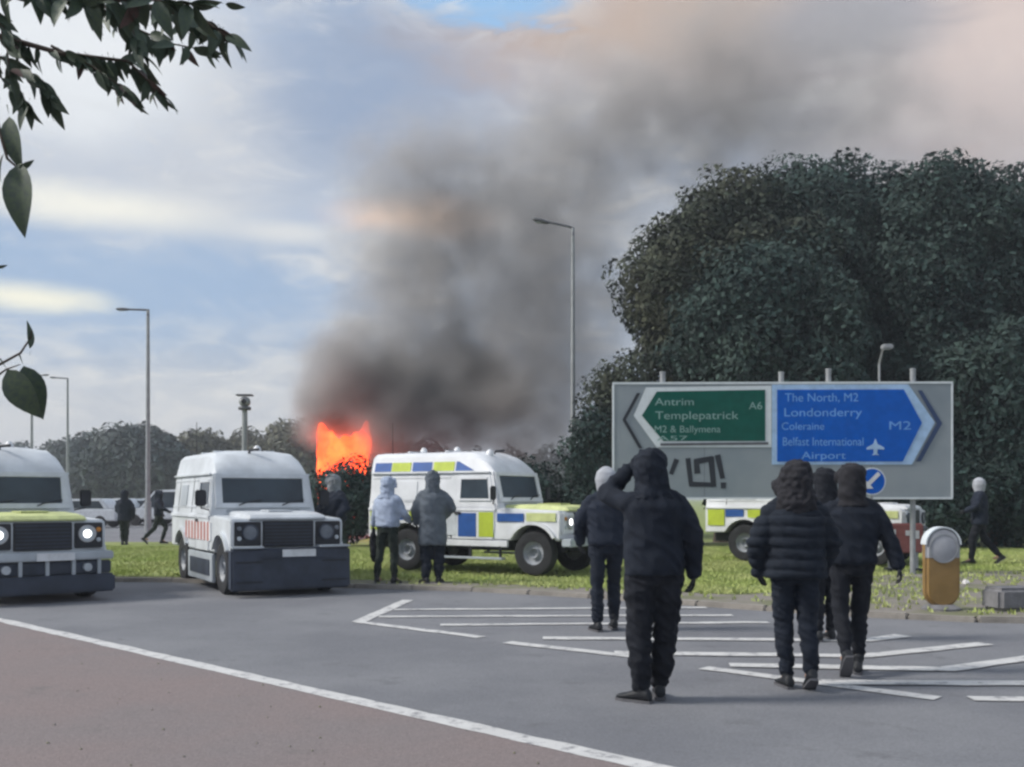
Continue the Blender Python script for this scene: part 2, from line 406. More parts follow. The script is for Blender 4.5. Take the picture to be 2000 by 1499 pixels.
def grass(name, label, poly, area, n, h, seed, dens=None):
    random.seed(seed); vs = []; fs = []
    x0, x1, y0, y1 = area; k = 0
    while k < n:
        x, y = random.uniform(x0, x1), random.uniform(y0, y1)
        if not inside(x, y, poly): n -= 1; continue
        if noise.noise((x*0.7, y*0.7, seed)) < random.uniform(-0.75, 0.35): n -= 1; continue
        for q in range(3):
            a = random.uniform(0, 6.28); hh = h*random.uniform(0.5, 1.25); wd = 0.012+0.01*random.random(); ln = random.uniform(0.2, 0.7)*hh
            ox, oy = x+random.uniform(-.04, .04), y+random.uniform(-.04, .04); b = random.uniform(0, 6.28)
            i = len(vs)
            vs += [(ox-wd*math.cos(a), oy-wd*math.sin(a), 0.06), (ox+wd*math.cos(a), oy+wd*math.sin(a), 0.06), (ox+ln*math.cos(b), oy+ln*math.sin(b), 0.06+hh)]
            fs.append((i, i+1, i+2))
        k += 1
    o = MB().add(vs, fs).build(name, 'blade', recalc=False)
    return tag(o, label, 'grass', kind='stuff')
lawnpoly = GP + [(60, 32), (-60, 32)]
grass('grass', 'green roadside grass growing on the verge behind the kerb', lawnpoly, (-14, 14, 15, 30), 120000, 0.05, 3)
vergepoly = [(-3, 17.2), (0, 16.6), (3, 14.4), (5.6, 12.6), (9, 12.5), (13, 13.2), (13, 21), (5.5, 19), (3.5, 15.5), (0, 17)]
grass('weeds', 'thin patchy weeds on the worn edge of the verge', vergepoly, (-3, 13, 12.4, 21), 5200, 0.06, 9)

# ------------------------------------------------------------------ armoured land vehicle
def arc(cx, cz, r, a0, a1, n=9):
    return [(cx+r*math.cos(R(a0+(a1-a0)*k/(n-1))), cz+r*math.sin(R(a0+(a1-a0)*k/(n-1)))) for k in range(n)]
def ysurf(z):
    P = [(0, .885), (1.20, .885), (1.22, .872), (1.87, .805), (1.90, .800), (2.10, .752)]
    for (z0, y0), (z1, y1) in zip(P, P[1:]):
        if z <= z1: return y0+(y1-y0)*(z-z0)/(z1-z0)
    return P[-1][1]
def armoured_vehicle(label, loc, fwd_deg, white='white', bonnet='white', roofband=None, sideband=None, skirt='skirt', lit=False, sideskirt=True, group='armoured police vehicles at the junction', spot=True, bull=False):
    r = empty('armoured_vehicle', loc, R(fwd_deg))
    tag(r, label, 'armoured vehicle', group)
    XF, XR = 1.55, -1.28
    # lower body with wheel arches
    poly = [(-2.22, .62)] + arc(XR, .43, .50, 157, 23) + arc(XF, .43, .50, 157, 23)[:] + [(2.10, .66), (2.12, 1.10), (2.08, 1.17), (0.80, 1.215), (-2.22, 1.215)]
    MB().prism(poly, -.88, .88).build('body', white, r, bevel=0.022)
    MB().box(-2.1, 2.05, -.60, .60, .42, .9).build('chassis', 'black', r)
    for sy in (-1, 1):
        for xx in (XR, XF):
            rings = []
            for a in range(150, 29, -12):
                rings.append([(xx+q*math.cos(R(a)), sy*yy, .43+q*math.sin(R(a))) for q, yy in ((.49, .87), (.49, .935), (.545, .935), (.545, .87))])
            MB().loft(rings).build('wheel_arch', white, r, smooth=True)
    # cab and roof
    half = [(.872, 1.21), (.838, 1.50), (.805, 1.87), (.800, 1.90), (.752, 2.10), (.728, 2.19), (.65, 2.262), (.40, 2.292), (.12, 2.30)]
    prof = half + [(-y, z) for y, z in reversed(half)]
    rings = []
    def ring(x, f, sh=0.0, front=False):
        out = []
        for y, z in prof:
            zz = z if z <= 1.88 else 1.88+(z-1.88)*f
            yy = y*(1-sh) if z > 1.3 else y
            if z > 1.88 and f < 1: yy = (abs(y)*(0.35+0.65*min(1, f+0.35)) + 0.80*(0.65-0.65*min(1, f+.35)))*(1 if y > 0 else -1)
            xx = x if not front else 0.80-(zz-1.22)*0.22
            out.append((xx, yy, zz))
        return out
    rings = [ring(-2.20, .93, .02), ring(-2.16, 1.0), ring(-1.4, 1), ring(-.5, 1), ring(.0, 1), ring(.16, .95), ring(.32, .82), ring(.46, .60), ring(.57, .34), ring(0, .06, 0, True)]
    MB().loft(rings).build('cab', white, r, smooth=True, ang=28)
    for sy in (-1, 1):
        MB().box(-2.17, .60, sy*.825-.022, sy*.825+.022, 1.865, 1.90).build('rain_gutter', white, r, bevel=0.008)
    for x in (-1.5, -.6): MB().box(x-.04, x+.04, -.5, .5, 2.285, 2.32).build('roof_rib', white, r, bevel=0.01)
    # windscreen: thick frame, pane, wipers
    sl = 0.22; th = math.atan(sl)
    def wpt(y, z, off): return (0.80-(z-1.22)*sl + off*math.cos(th), y, z + off*math.sin(th))
    def wplate(y0, y1, z0, z1, o0, o1, nm, m, par, bv=0.006):
        vs = [wpt(y, z, o) for o in (o0, o1) for y, z in ((y0, z0), (y1, z0), (y1, z1), (y0, z1))]
        return MB().add(vs, [(0,1,2,3), (7,6,5,4), (0,4,5,1), (1,5,6,2), (2,6,7,3), (3,7,4,0)]).build(nm, m, par, bevel=bv)
    ws = wplate(-.68, .68, 1.40, 1.81, -.02, .022, 'windscreen', 'glass', r)
    for (a, b, c, d) in ((-.78, .78, 1.81, 1.885), (-.80, .80, 1.32, 1.402), (-.79, -.675, 1.402, 1.81), (.675, .79, 1.402, 1.81)):
        wplate(a, b, c, d, -.02, .045, 'windscreen_frame', white, ws)
    for s in (-.42, .30):
        MB().tube([wpt(s, 1.36, .05), wpt(s+.10, 1.40, .055), wpt(s+.38, 1.45, .05)], .010, 6).build('wiper', 'black', ws)
    MB().box(.70, .80, -.62, .62, 1.235, 1.30).build('scuttle_vent', 'grey', r, bevel=.01)
    # bonnet, grille, lamps
    bn = [( .74, 1.21), (.76, 1.275), (1.30, 1.285), (1.85, 1.265), (2.08, 1.235), (2.13, 1.19), (2.13, 1.165), (2.0, 1.165)]
    rr = []
    for y, sc in ((-.60, 0.0), (-.585, .7), (-.54, 1), (.54, 1), (.585, .7), (.60, 0)):
        rr.append([(x, y, 1.195+(z-1.195)*sc if z > 1.195 else z) for x, z in bn])
    MB().loft(rr).build('bonnet', bonnet, r, smooth=True, ang=30)
    MB().box(1.25, 1.75, -.20, .20, 1.275, 1.30).build('bonnet_hatch', bonnet, r, bevel=.012)
    g = MB().box(2.09, 2.135, -.40, .40, .74, 1.14).build('grille', 'black', r, bevel=.01)
    for k in range(7):
        MB().box(2.134, 2.146, -.37, .37, .775+k*.052, .793+k*.052).build('grille_bar', 'skirt', g)
    for sy in (-1, 1):
        MB().box(2.10, 2.15, sy*.63-.20, sy*.63+.20, .76, 1.13).build('lamp_surround', 'black' if skirt else white, r, bevel=.012)
        hl = MB().lathe([(.001, 2.0), (.115, 2.0), (.118, 2.165), (.105, 2.178), (.10, 2.17), (.001, 2.185)], (0, sy*.60, .97), 'x', 20).build('headlight', 'lamp_off' if lit else 'lens_dull', r, smooth=True)
        if lit: MB().lathe([(.001, 2.15), (.058, 2.15), (.058, 2.184), (.001, 2.196)], (0, sy*.60, .97), 'x', 16).build('bulb', 'lamp_on', hl, smooth=True)
        MB().lathe([(.105, 2.15), (.125, 2.15), (.127, 2.185), (.108, 2.187)], (0, sy*.60, .97), 'x', 20).build('headlight_ring', 'silver' if lit else 'skirt', hl, smooth=True)
        MB().lathe([(.001, 2.1), (.035, 2.1), (.035, 2.17), (.001, 2.18)], (0, sy*.765, 1.03), 'x', 12).build('indicator', 'amber' if lit else 'lens_dull', r, smooth=True)
        MB().lathe([(.001, 2.1), (.033, 2.1), (.033, 2.17), (.001, 2.18)], (0, sy*.765, .88), 'x', 12).build('side_light', 'lamp_off', r, smooth=True)
    # bumper
    if bull:
        bp = MB().box(2.14, 2.36, -.92, .92, .60, .72).build('bumper', 'grey', r, bevel=.02)
        MB().box(2.16, 2.30, -.90, .90, .40, .58).build('lower_bumper', 'skirt', r, bevel=.015)
        for k in range(5): MB().box(2.29, 2.335, -.72+k*.36-.025, -.72+k*.36+.025, .38, .60).build('bumper_bracket', 'grey', r, bevel=.006)
        MB().box(2.12, 2.40, -.93, .93, .13, .39).build('skirt', 'skirt', r, bevel=.03)
        for sy in (-1, 1): MB().lathe([(.001, 2.25), (.06, 2.25), (.06, 2.36), (.001, 2.365)], (0, sy*.55, .49), 'x', 14).build('fog_lamp', 'lamp_off', r, smooth=True)
    elif skirt:
        bp = MB().box(2.14, 2.34, -.93, .93, .10, .73).build('skirt', 'skirt', r, bevel=.03)
        MB().box(2.30, 2.36, -.50, .55, .58, .60).build('bumper_step', 'skirt', bp)
        for sy in (-1, 1):
            MB().box(2.15, 2.36, sy*.68-.24, sy*.68+.24, .735, .765).build('bumper_lip', 'grey', r, bevel=.008)
            for zz in (.22, .52): MB().box(2.335, 2.352, sy*.66-.2, sy*.66+.2, zz, zz+.02).build('skirt_seam', 'black', bp)
    else:
        MB().box(2.14, 2.34, -.90, .90, .53, .68).build('bumper', 'grey', r, bevel=.02)
        for sy in (-1, 1): MB().box(2.0, 2.30, sy*.40-.05, sy*.40+.05, .42, .56).build('bumper_bracket', 'black', r)
        MB().lathe([(.001, -.18), (.07, -.18), (.07, .18), (.001, .18)], (2.28, 0, .75), 'y', 14).build('winch', 'darksteel', r, smooth=True)
    MB().box(2.345 if not bull else 2.365, 2.362 if not bull else 2.378, -.26+.1, .26+.1, .60, .71).build('number_plate', 'plate', r, bevel=.003)
    # side details
    def splate(name, pts, m, sy, off=.009, par=r, depth=.02):
        vs = []
        for o in (-depth, off):
            vs += [(x, sy*(ysurf(z)+o), z) for x, z in pts]
        n = len(pts)
        fs = [tuple(range(n)), tuple(range(2*n-1, n-1, -1))] + [(i, n+i, n+(i+1) % n, (i+1) % n) for i in range(n)]
        return MB().add(vs, fs).build(name, m, par)
    for sy in (-1, 1):
        dr = splate('door', [(-.20, .64), (.70, .64), (.74, .82), (.74, 1.19), (-.20, 1.19)], white, sy)
        splate('door_upper', [(-.20, 1.23), (.76, 1.23), (.70, 1.40), (.60, 1.84), (-.20, 1.84)], white, sy, par=dr)
        splate('door_frame_seam', [(-.235, .64), (-.208, .64), (-.208, 1.19), (-.235, 1.19)], 'darksteel', sy, .004, dr)
        wn = splate('door_window', [(-.02, 1.39), (.60, 1.39), (.545, 1.75), (-.02, 1.75)], 'glass', sy, .016, dr)
        for pts in ([(-.06, 1.35), (.655, 1.35), (.645, 1.39), (-.06, 1.39)], [(-.06, 1.75), (.55, 1.75), (.54, 1.79), (-.06, 1.79)], [(-.06, 1.39), (-.02, 1.39), (-.02, 1.75), (-.06, 1.75)]):
            splate('window_frame', pts, white, sy, .030, wn)
        MB().box(-.14, .0, sy*.90-.015, sy*.90+.015, 1.10, 1.14).build('door_handle', 'black', dr)
        splate('rear_hatch', [(-1.55, 1.36), (-1.05, 1.36), (-1.05, 1.72), (-1.55, 1.72)], 'grey' if white == 'white' else white, sy, .010)
        for xs in (-1.72, -.62): splate('panel_seam', [(xs, 1.24), (xs+.018, 1.24), (xs+.018, 1.85), (xs, 1.85)], 'darksteel', sy, .004)
        for zs in (1.33, 1.78):
            splate('rivet_strip', [(-2.15, zs), (-.28, zs), (-.28, zs+.022), (-2.15, zs+.022)], white, sy, .010)
        splate('belt_rail', [(-2.2, 1.165), (.76, 1.165), (.76, 1.21), (-2.2, 1.21)], white, sy, .022)
        MB().tube([(.70, sy*.88, 1.30), (.80, sy*1.02, 1.33), (.80, sy*1.02, 1.40)], .012, 6).build('mirror_arm', 'black', r)
        MB().box(.78, .82, sy*1.03-.09, sy*1.03+.09, 1.36, 1.62).build('mirror', 'black', r, bevel=.02)
        if sideskirt: 
            MB().box(-.74, 1.02, sy*.87-.03, sy*.87+.03, .14, .60).build('side_skirt', 'grey', r, bevel=.012)
            MB().box(-.55, .85, sy*.905-.008, sy*.905+.008, .24, .50).build('side_skirt_panel', 'skirt', r, bevel=.004)
        else:
            MB().box(-.74, 1.02, sy*.86-.03, sy*.86+.03, .50, .62).build('sill', white, r, bevel=.012)
            MB().box(-.60, .95, sy*.90-.07, sy*.90+.07, .27, .31).build('side_step', 'grey', r, bevel=.008)
            for xx in (-.5, .2, .85): MB().box(xx-.02, xx+.02, sy*.86-.02, sy*.86+.02, .30, .56).build('step_bracket', 'black', r)
        for (x0, x1, z0, z1, m) in (sideband or []):
            splate('marking_patch', [(x0, z0), (x1, z0), (x1, z1), (x0, z1)], m, sy, .014)
        if roofband:
            for (x0, x1, m, cut) in roofband:
                splate('roof_marking_patch', [(x0, 1.915), (x1, 1.915), (x1-cut, 2.09), (x0, 2.09)], m, sy, .008)
    # rear door
    MB().box(-2.235, -2.205, -.45, .45, .66, 1.80).build('rear_door', white, r, bevel=.01)
    for sy in (-1, 1): MB().lathe([(.001, -2.2), (.05, -2.2), (.05, -2.25), (.001, -2.255)], (0, sy*.74, .95), 'x', 12).build('tail_light', 'orange', r)
    # wheels
    for xx in (XF, XR):
        for sy in (-1, 1):
            tyre = MB().lathe([(.21, -.11), (.33, -.125), (.385, -.115), (.405, -.07), (.408, 0), (.405, .07), (.385, .115), (.33, .125), (.21, .11)], (xx, sy*.76, .405), 'y', 28).build('tyre', 'rubber', None, smooth=True)
            wh = empty('wheel', (0, 0, 0)); wh.parent = r; tyre.parent = wh
            MB().lathe([(.001, sy*.03), (.06, sy*.04), (.09, sy*.10), (.11, sy*.035), (.17, sy*.045), (.205, sy*.10), (.222, sy*.112), (.225, sy*.0), (.001, -sy*.02)], (xx, sy*.76, .405), 'y', 24).build('rim', 'rim', wh, smooth=True)
    # roof fittings
    for (x, y) in ((-1.75, .35), (-.95, .40), (.30, -.35)) if spot else ((-.7, .3),):
        z = 2.27 if x < .1 else 2.16
        MB().lathe([(.001, 0), (.07, 0), (.075, .05), (.065, .12), (.03, .16), (.001, .165)], (x, y, z), 'z', 14).build('roof_beacon', 'whiter', r, smooth=True)
    MB().tube([(.25, -.10, 2.24), (.27, -.10, 2.30), (.40, .02, 2.31)], .025, 8).build('roof_camera', 'black', r)
    MB().box(-.25, -.05, .25, .45, 2.26, 2.31).build('roof_hatch', white, r, bevel=.02)
    MB().tube([(-1.9, -.5, 2.2), (-1.9, -.5, 2.9)], .006, 5).build('aerial', 'black', r)
    return r
OR = []
for k, x in enumerate((-.95, -.72, -.49, -.26, -.03, .20, .43, .66)):
    OR.append((x, x+.115, .80, 1.10, 'orange'))
    OR.append((x+.115, x+.23, .80, 1.10, 'whiter'))
BAT = [(-2.15, -1.75, .78, 1.14, 'yellow'), (-1.72, -1.3, .98, 1.14, 'blue'), (-1.2, -.80, .96, 1.14, 'yellow'), (-.76, -.38, .76, 1.12, 'yellow'), (-.34, -.1, .70, 1.14, 'white'), (-.06, .34, .68, 1.12, 'blue'), (.40, .72, .68, 1.14, 'yellow'), (.80, 1.36, .97, 1.12, 'blue'), (1.42, 2.02, .98, 1.13, 'pale_yellow')]
ROOF = [(-2.12, -1.72, 'blue', 0), (-1.70, -1.24, 'yellow', 0), (-1.20, -.74, 'blue', 0), (-.70, -.22, 'yellow', 0), (-.18, .24, 'blue', .36)]
armoured_vehicle('white armoured police vehicle with pale yellow bonnet and lit headlights at the left edge', (-8.10, 16.25, 0), -90+41, 'white', 'pale_yellow', None, BAT, 'skirt', True, True, spot=False, bull=True)
armoured_vehicle('grey white armoured police vehicle with orange side checks and dark skirt, front to camera', (-4.49, 17.62, 0), -90+29.5, 'white', 'white', None, OR, 'skirt', False, True, spot=False)
armoured_vehicle('white armoured police vehicle with blue and yellow roof checks parked on the grass', (-.50, 19.95, .09), -31, 'whiter', 'pale_yellow', ROOF, BAT, None, True, False)
armoured_vehicle('armoured police vehicle with yellow checks mostly hidden behind the big road sign', (6.72, 22.75, 0.09), -35, 'whiter', 'whiter', ROOF, BAT, None, False, False)

rb = empty('road_barrier', (gx(1765, 19.9), 19.9, .06), R(-6)); tag(rb, 'faded red plastic road barrier beside the sign post, left of the amber bollard', 'barrier')
MB().box(-.36, .36, -.05, .05, .36, .94).build('board', 'redplastic', rb, bevel=.03, seg=3)
for x0, x1, z0, z1 in ((-.30, -.16, .72, .82), (.02, .28, .70, .80), (.12, .28, .64, .70)): MB().box(x0, x1, -.058, -.051, z0, z1).build('reflective_patch', 'plate', rb, bevel=.003)
for x in (-.26, .24):
    MB().box(x-.03, x+.03, -.03, .03, .05, .38).build('leg', 'galv', rb, bevel=.008)
    MB().box(x-.08, x+.08, -.20, .20, 0, .07).build('foot', 'black', rb, bevel=.02)


# ------------------------------------------------------------------ people
def fuse(mb, voxel, smooth=4, disp=None):
    me = bpy.data.meshes.new('tmp'); me.from_pydata(mb.v, [], mb.f)
    bm = bmesh.new(); bm.from_mesh(me); bmesh.ops.recalc_face_normals(bm, faces=bm.faces); bm.to_mesh(me); bm.free()
    o = bpy.data.objects.new('tmp', me); C.objects.link(o)
    md = o.modifiers.new('r', 'REMESH'); md.mode = 'VOXEL'; md.voxel_size = voxel
    if smooth:
        sm = o.modifiers.new('s', 'SMOOTH'); sm.factor = 0.5; sm.iterations = smooth
    dg = bpy.context.evaluated_depsgraph_get()
    out = bpy.data.meshes.new_from_object(o.evaluated_get(dg))
    bpy.data.objects.remove(o); bpy.data.meshes.remove(me)
    if disp:
        nr = [v.normal.copy() for v in out.vertices]
        for v, n in zip(out.vertices, nr): v.co = v.co + n*disp(v.co, n)
    out.shade_smooth()
    return out
def part(name, me, m, parent=None):
    me.name = name; me.materials.clear(); me.materials.append(M[m]); o = bpy.data.objects.new(name, me); C.objects.link(o)
    if parent is not None: o.parent = parent
    return o
def eloft(mb, rows, n=18):
    rings = []
    for (z, rx, ry, cx, cyy) in rows:
        rings.append([(cx+rx*math.copysign(abs(math.cos(2*math.pi*k/n))**0.85, math.cos(2*math.pi*k/n)), cyy+ry*math.copysign(abs(math.sin(2*math.pi*k/n))**0.85, math.sin(2*math.pi*k/n)), z) for k in range(n)])
    return mb.loft(rings)
def hand(mb, wrist, dirv, side, palmv, k=1.0):
    """palm + five separate bent fingers; dirv along forearm, palmv = way the palm faces"""
    d = Vector(dirv).normalized(); p = Vector(palmv); p = (p - d*p.dot(d)).normalized(); s = d.cross(p).normalized()
    w0 = Vector(wrist)
    if side > 0: s = -s
    # s points to the thumb side
    for t in (-.026, -.009, .009, .026):
        mb.capsule(w0+d*.012*k+s*t*.8*k, w0+d*.078*k+s*t*k, .016*k, .014*k, 8)
    for i, (t, ln) in enumerate(((.030, .068), (.010, .078), (-.010, .072), (-.029, .056))):
        a = w0+d*.085*k+s*t*k
        b = a + (d*.92+p*.38)*ln*.45*k; c2 = b + (d*.55+p*.83)*ln*.33*k; e = c2 + (d*.1+p*1.0)*ln*.25*k
        mb.chain([a, b, c2, e], [.0095*k, .009*k, .0085*k, .0075*k], 8)
    a = w0+d*.028*k+s*.030*k; b = a+(d*.6+s*.6+p*.35)*.042*k; e = b+(d*.8+s*.1+p*.5)*.034*k
    mb.chain([a, b, e], [.013*k, .0105*k, .009*k], 8)
def person(label, loc, rz, H, jacket, trousers, head, P, near=True, puffer=False, long=0, hoodup=True, hoodm=None, bag=False, group=None, bulk=1.0, baggy=1.0):
    """local frame: faces +y, x to the person's right, base at the feet; P holds joint positions for a 1.75 m figure"""
    s = H/1.75; S = lambda p: Vector(p)*s
    J = dict(LH=(-.095, 0, .93), RH=(.095, 0, .93), LS=(-.178, 0, 1.388), RS=(.178, 0, 1.388), HD=(0, .015, 1.635), CH=(0, 0, 1.30), PV=(0, 0, .97))
    J.update(P); J = {k: S(v) for k, v in J.items() if isinstance(v, tuple)}
    vb, vh = (.011, .0042) if near else (.018, .008)
    b = MB()
    b.chain([J['PV'], J['CH'], (J['LS']+J['RS'])/2], [.105*s, .115*s, .085*s])
    b.capsule(J['LS'], J['RS'], .045*s, .045*s)
    nk = (J['LS']+J['RS'])/2
    b.capsule(nk, J['HD'] + S((0, -.02, -.06)), .058*s, .055*s)
    h = J['HD']
    eloft(b, [(h.z-.115*s, .035*s, .035*s, h.x, h.y+.035*s), (h.z-.085*s, .056*s, .066*s, h.x, h.y+.012*s), (h.z-.03*s, .070*s, .085*s, h.x, h.y), (h.z+.03*s, .076*s, .095*s, h.x, h.y), (h.z+.08*s, .066*s, .082*s, h.x, h.y-.005*s), (h.z+.115*s, .03*s, .04*s, h.x, h.y-.008*s)])
    b.capsule(h+S((0, .092, .01)), h+S((0, .108, -.022)), .009*s, .014*s, 8)           # nose
    for sx_ in (-1, 1):
        b.capsule(h+S((sx_*.075, -.005, .015)), h+S((sx_*.075, .0, -.025)), .012*s, .010*s, 8)     # ears
    b.capsule(h+S((-.02, .083, -.055)), h+S((.02, .083, -.055)), .010*s, .010*s, 8)    # mouth
    for A in 'LR':
        b.chain([J[A+'S'], J[A+'E'], J[A+'W']], [.040*s, .040*s, .030*s])
        b.chain([J[A+'H'], J[A+'K'], J[A+'A']], [.068*s, .050*s, .038*s])
        toe = S(P.get(A+'T', (0, .16, 0))) if (A+'T') in P else None
        b.chain([J[A+'A'], J[A+'A']+S((0, .10, -.045))], [.036*s, .030*s])
    me_b = fuse(b, vb*s, 3)
    hb = MB()
    for A, sd_ in (('L', -1), ('R', 1)):
        fv = J[A+'W']-J[A+'E']
        hand(hb, J[A+'W'], fv, sd_, P.get(A+'P', (-sd_*1.0, .2, 0)), s)
        hb.capsule(J[A+'W']-fv.normalized()*.05*s, J[A+'W']+fv.normalized()*.02*s, .029*s, .026*s, 8)
    me_h = fuse(hb, vh*s, 2)
    nb_ = len(me_b.polygons); bm = bmesh.new(); bm.from_mesh(me_b); bm.from_mesh(me_h); me = bpy.data.meshes.new('person'); bm.to_mesh(me); bm.free(); me.shade_smooth()
    o = part('person', me, 'skin'); me.materials.append(M['shoe'])
    for p_ in me.polygons[nb_:]: p_.material_index = 1        # gloved hands
    o.location = loc; o.rotation_euler = (0, 0, rz)
    tag(o, label, 'person', group)
    sdv = random.uniform(0, 50)
    def folds(amp, fz=9.0, fx=5.0):
        def f(co, n):
            a = noise.noise((co.x*fx+sdv, co.y*fx, co.z*fz)); c = noise.noise((co.x*fx*1.6, co.y*fx*1.6+sdv, co.z*fz*1.5+co.x*9))
            return amp*(1.1*a + 1.3*(.45-2*abs(c)))
        return f
    # trousers
    t = MB()
    eloft(t, [(J['PV'].z-.14*s, .155*s*baggy, .115*s, J['PV'].x, J['PV'].y), (J['PV'].z, .170*s, .125*s, J['PV'].x, J['PV'].y-.01*s), (J['PV'].z+.10*s, .150*s, .11*s, J['PV'].x, J['PV'].y)])
    for A in 'LR':
        kn = J[A+'K']; an = J[A+'A']
        mid = kn.lerp(an, .55)+S((0, -.012, 0))
        low = an + S((0, 0, .035))
        t.chain([J[A+'H']-S((0, 0, .02)), kn, mid, low], [.098*s*baggy, .076*s*baggy, .070*s*baggy, .056*s*baggy])
    tm = fuse(t, (.012 if near else .02)*s, 4, folds(.011*s*baggy, 11, 5))
    part('trousers', tm, trousers, o)
    # shoes
    for A in 'LR':
        an = J[A+'A']; yaw = P.get(A+'Y', 0); pit = P.get(A+'F', 0)
        rot = Matrix.Rotation(yaw, 3, 'Z') @ Matrix.Rotation(pit, 3, 'X')
        sh = MB(); rings = []
        for y, wd, hh in ((-.085, .030, .045), (-.07, .038, .085), (-.02, .042, .10), (.04, .044, .075), (.10, .049, .05), (.155, .046, .038), (.19, .025, .022)):
            rings.append([an + rot @ S((wd*math.cos(2*math.pi*k/14), y, -.085+hh*.5+hh*.5*math.sin(2*math.pi*k/14))) for k in range(14)])
        sh.loft(rings); sh.capsule(an+rot @ S((0, -.01, 0)), an+rot @ S((0, -.01, .05)), .045*s, .046*s)
        sho = part('shoe', fuse(sh, .009*s, 2), 'shoe', o)
        so = MB(); out = []
        for zz in (-.098, -.080):
            out.append([an + rot @ S((wd, y, zz)) for wd, y in ((-.03, -.09), (-.042, -.04), (-.044, .04), (-.052, .11), (-.04, .18), (0, .205), (.04, .18), (.052, .11), (.044, .04), (.042, -.04), (.03, -.09))])
        so.loft(out).build('sole', 'sole', sho)
    # jacket
    j = MB(); zb = .93-long; B = bulk
    cx, cy_ = J['CH'].x, J['CH'].y; px_, py_ = J['PV'].x, J['PV'].y
    sm = (J['LS']+J['RS'])/2
    hw = (J['RS']-J['LS']).length/2
    eloft(j, [(zb*s, (.185+.02*(long > 0))*s*B, .135*s*B, px_, py_-.005*s), ((zb+.04)*s, .20*s*B, .15*s*B, px_, py_-.005*s), (1.08*s, .195*s*B, .145*s*B, (px_+cx)/2, (py_+cy_)/2), (1.25*s, .205*s*B, .148*s*B, cx, cy_), (1.36*s, .205*s*B, .14*s*B, sm.x, sm.y), (sm.z+.03*s, .17*s, .118*s, sm.x, sm.y), (sm.z+.075*s, .125*s, .10*s, sm.x, sm.y), (sm.z+.12*s, .088*s, .088*s, sm.x, sm.y)])
    for A in 'LR':
        S0, E0, W0 = J[A+'S'], J[A+'E'], J[A+'W']
        j.chain([S0, S0.lerp(E0, .5), E0, E0.lerp(W0, .5), W0-(W0-E0).normalized()*.005*s], [.066*s*B, .074*s*B, .068*s*B, .062*s*B, .052*s*B])
        j.capsule(sm+S((0, -.01, .095)), S0+S((0, -.005, .0)), .070*s, .064*s*B)
    fn = folds(.010*s, 8, 4)
    if puffer:
        def fn(co, n, f0=folds(.006*s, 8, 4)):
            ph = (co.z + .012*noise.noise((co.x*6, co.y*6, 3)))/.085/s
            return .020*s*(abs(math.sin(math.pi*ph))**0.6-.5) + f0(co, n)
    jo = part('jacket', fuse(j, (.011 if near else .02)*s, 3, fn), jacket, o)
    # head covering
    hd = MB(); hm = hoodm or jacket
    if head == 'hood':
        eloft(hd, [(sm.z+.03*s, .155*s, .11*s, sm.x, sm.y-.015*s), (sm.z+.085*s, .118*s, .108*s, (sm.x+h.x)/2, h.y-.03*s), (h.z-.06*s, .112*s, .118*s, h.x, h.y-.02*s), (h.z+.02*s, .114*s, .128*s, h.x, h.y-.018*s), (h.z+.085*s, .104*s, .12*s, h.x, h.y-.02*s), (h.z+.122*s, .075*s, .095*s, h.x, h.y-.026*s), (h.z+.14*s, .03*s, .045*s, h.x, h.y-.034*s)])
        hd.tube([h+S((.112*math.cos(a_), .085, .01+.13*math.sin(a_))) for a_ in [k_*math.pi/5-.4 for k_ in range(7)]], .016*s, 8)
        part('hood', fuse(hd, .011*s, 3, folds(.011*s, 11, 8)), hm, o)
    elif head == 'bighood':   # wide fur hood worn loosely, open to the side
        eloft(hd, [(sm.z-.02*s, .17*s, .12*s, sm.x, sm.y-.03*s), (sm.z+.06*s, .16*s, .13*s, sm.x, h.y-.05*s), (h.z-.06*s, .135*s, .13*s, h.x, h.y-.03*s), (h.z+.02*s, .13*s, .135*s, h.x, h.y-.02*s), (h.z+.09*s, .118*s, .12*s, h.x+.01*s, h.y-.02*s), (h.z+.135*s, .085*s, .09*s, h.x+.02*s, h.y-.015*s), (h.z+.16*s, .035*s, .04*s, h.x+.025*s, h.y-.015*s)])
        hd.capsule(h+S((-.13, .04, -.03)), h+S((-.06, .06, .05)), .045*s, .05*s); hd.capsule(h+S((-.13, .02, -.05)), h+S((-.09, -.03, -.13)), .05*s, .05*s)
        def fur(co, n): return .016*s*noise.noise((co.x*28, co.y*28, co.z*28)) + .012*s*noise.noise((co.x*9, co.y*9, co.z*9))
        part('hood', fuse(hd, .010*s, 2, fur), hm, o)
    elif head == 'cap':
        eloft(hd, [(h.z+.0*s, .083*s, .103*s, h.x, h.y), (h.z+.05*s, .083*s, .102*s, h.x, h.y), (h.z+.10*s, .066*s, .083*s, h.x, h.y), (h.z+.128*s, .03*s, .04*s, h.x, h.y)])
        hd.capsule(h+S((-.03, .10, .03)), h+S((.03, .15, .02)), .035*s, .03*s)
        part('cap', fuse(hd, .010*s, 3), hm, o)
    elif head == 'ball':      # padded pale hood with a dark opening
        eloft(hd, [(sm.z+.05*s, .085*s, .085*s, sm.x, sm.y), (h.z-.08*s, .105*s, .115*s, h.x, h.y-.01*s), (h.z, .122*s, .13*s, h.x, h.y-.01*s), (h.z+.08*s, .105*s, .115*s, h.x, h.y-.01*s), (h.z+.125*s, .06*s, .07*s, h.x, h.y-.01*s), (h.z+.145*s, .02*s, .025*s, h.x, h.y-.01*s)])
        part('hood', fuse(hd, .012*s, 3), hm, o)
    else:
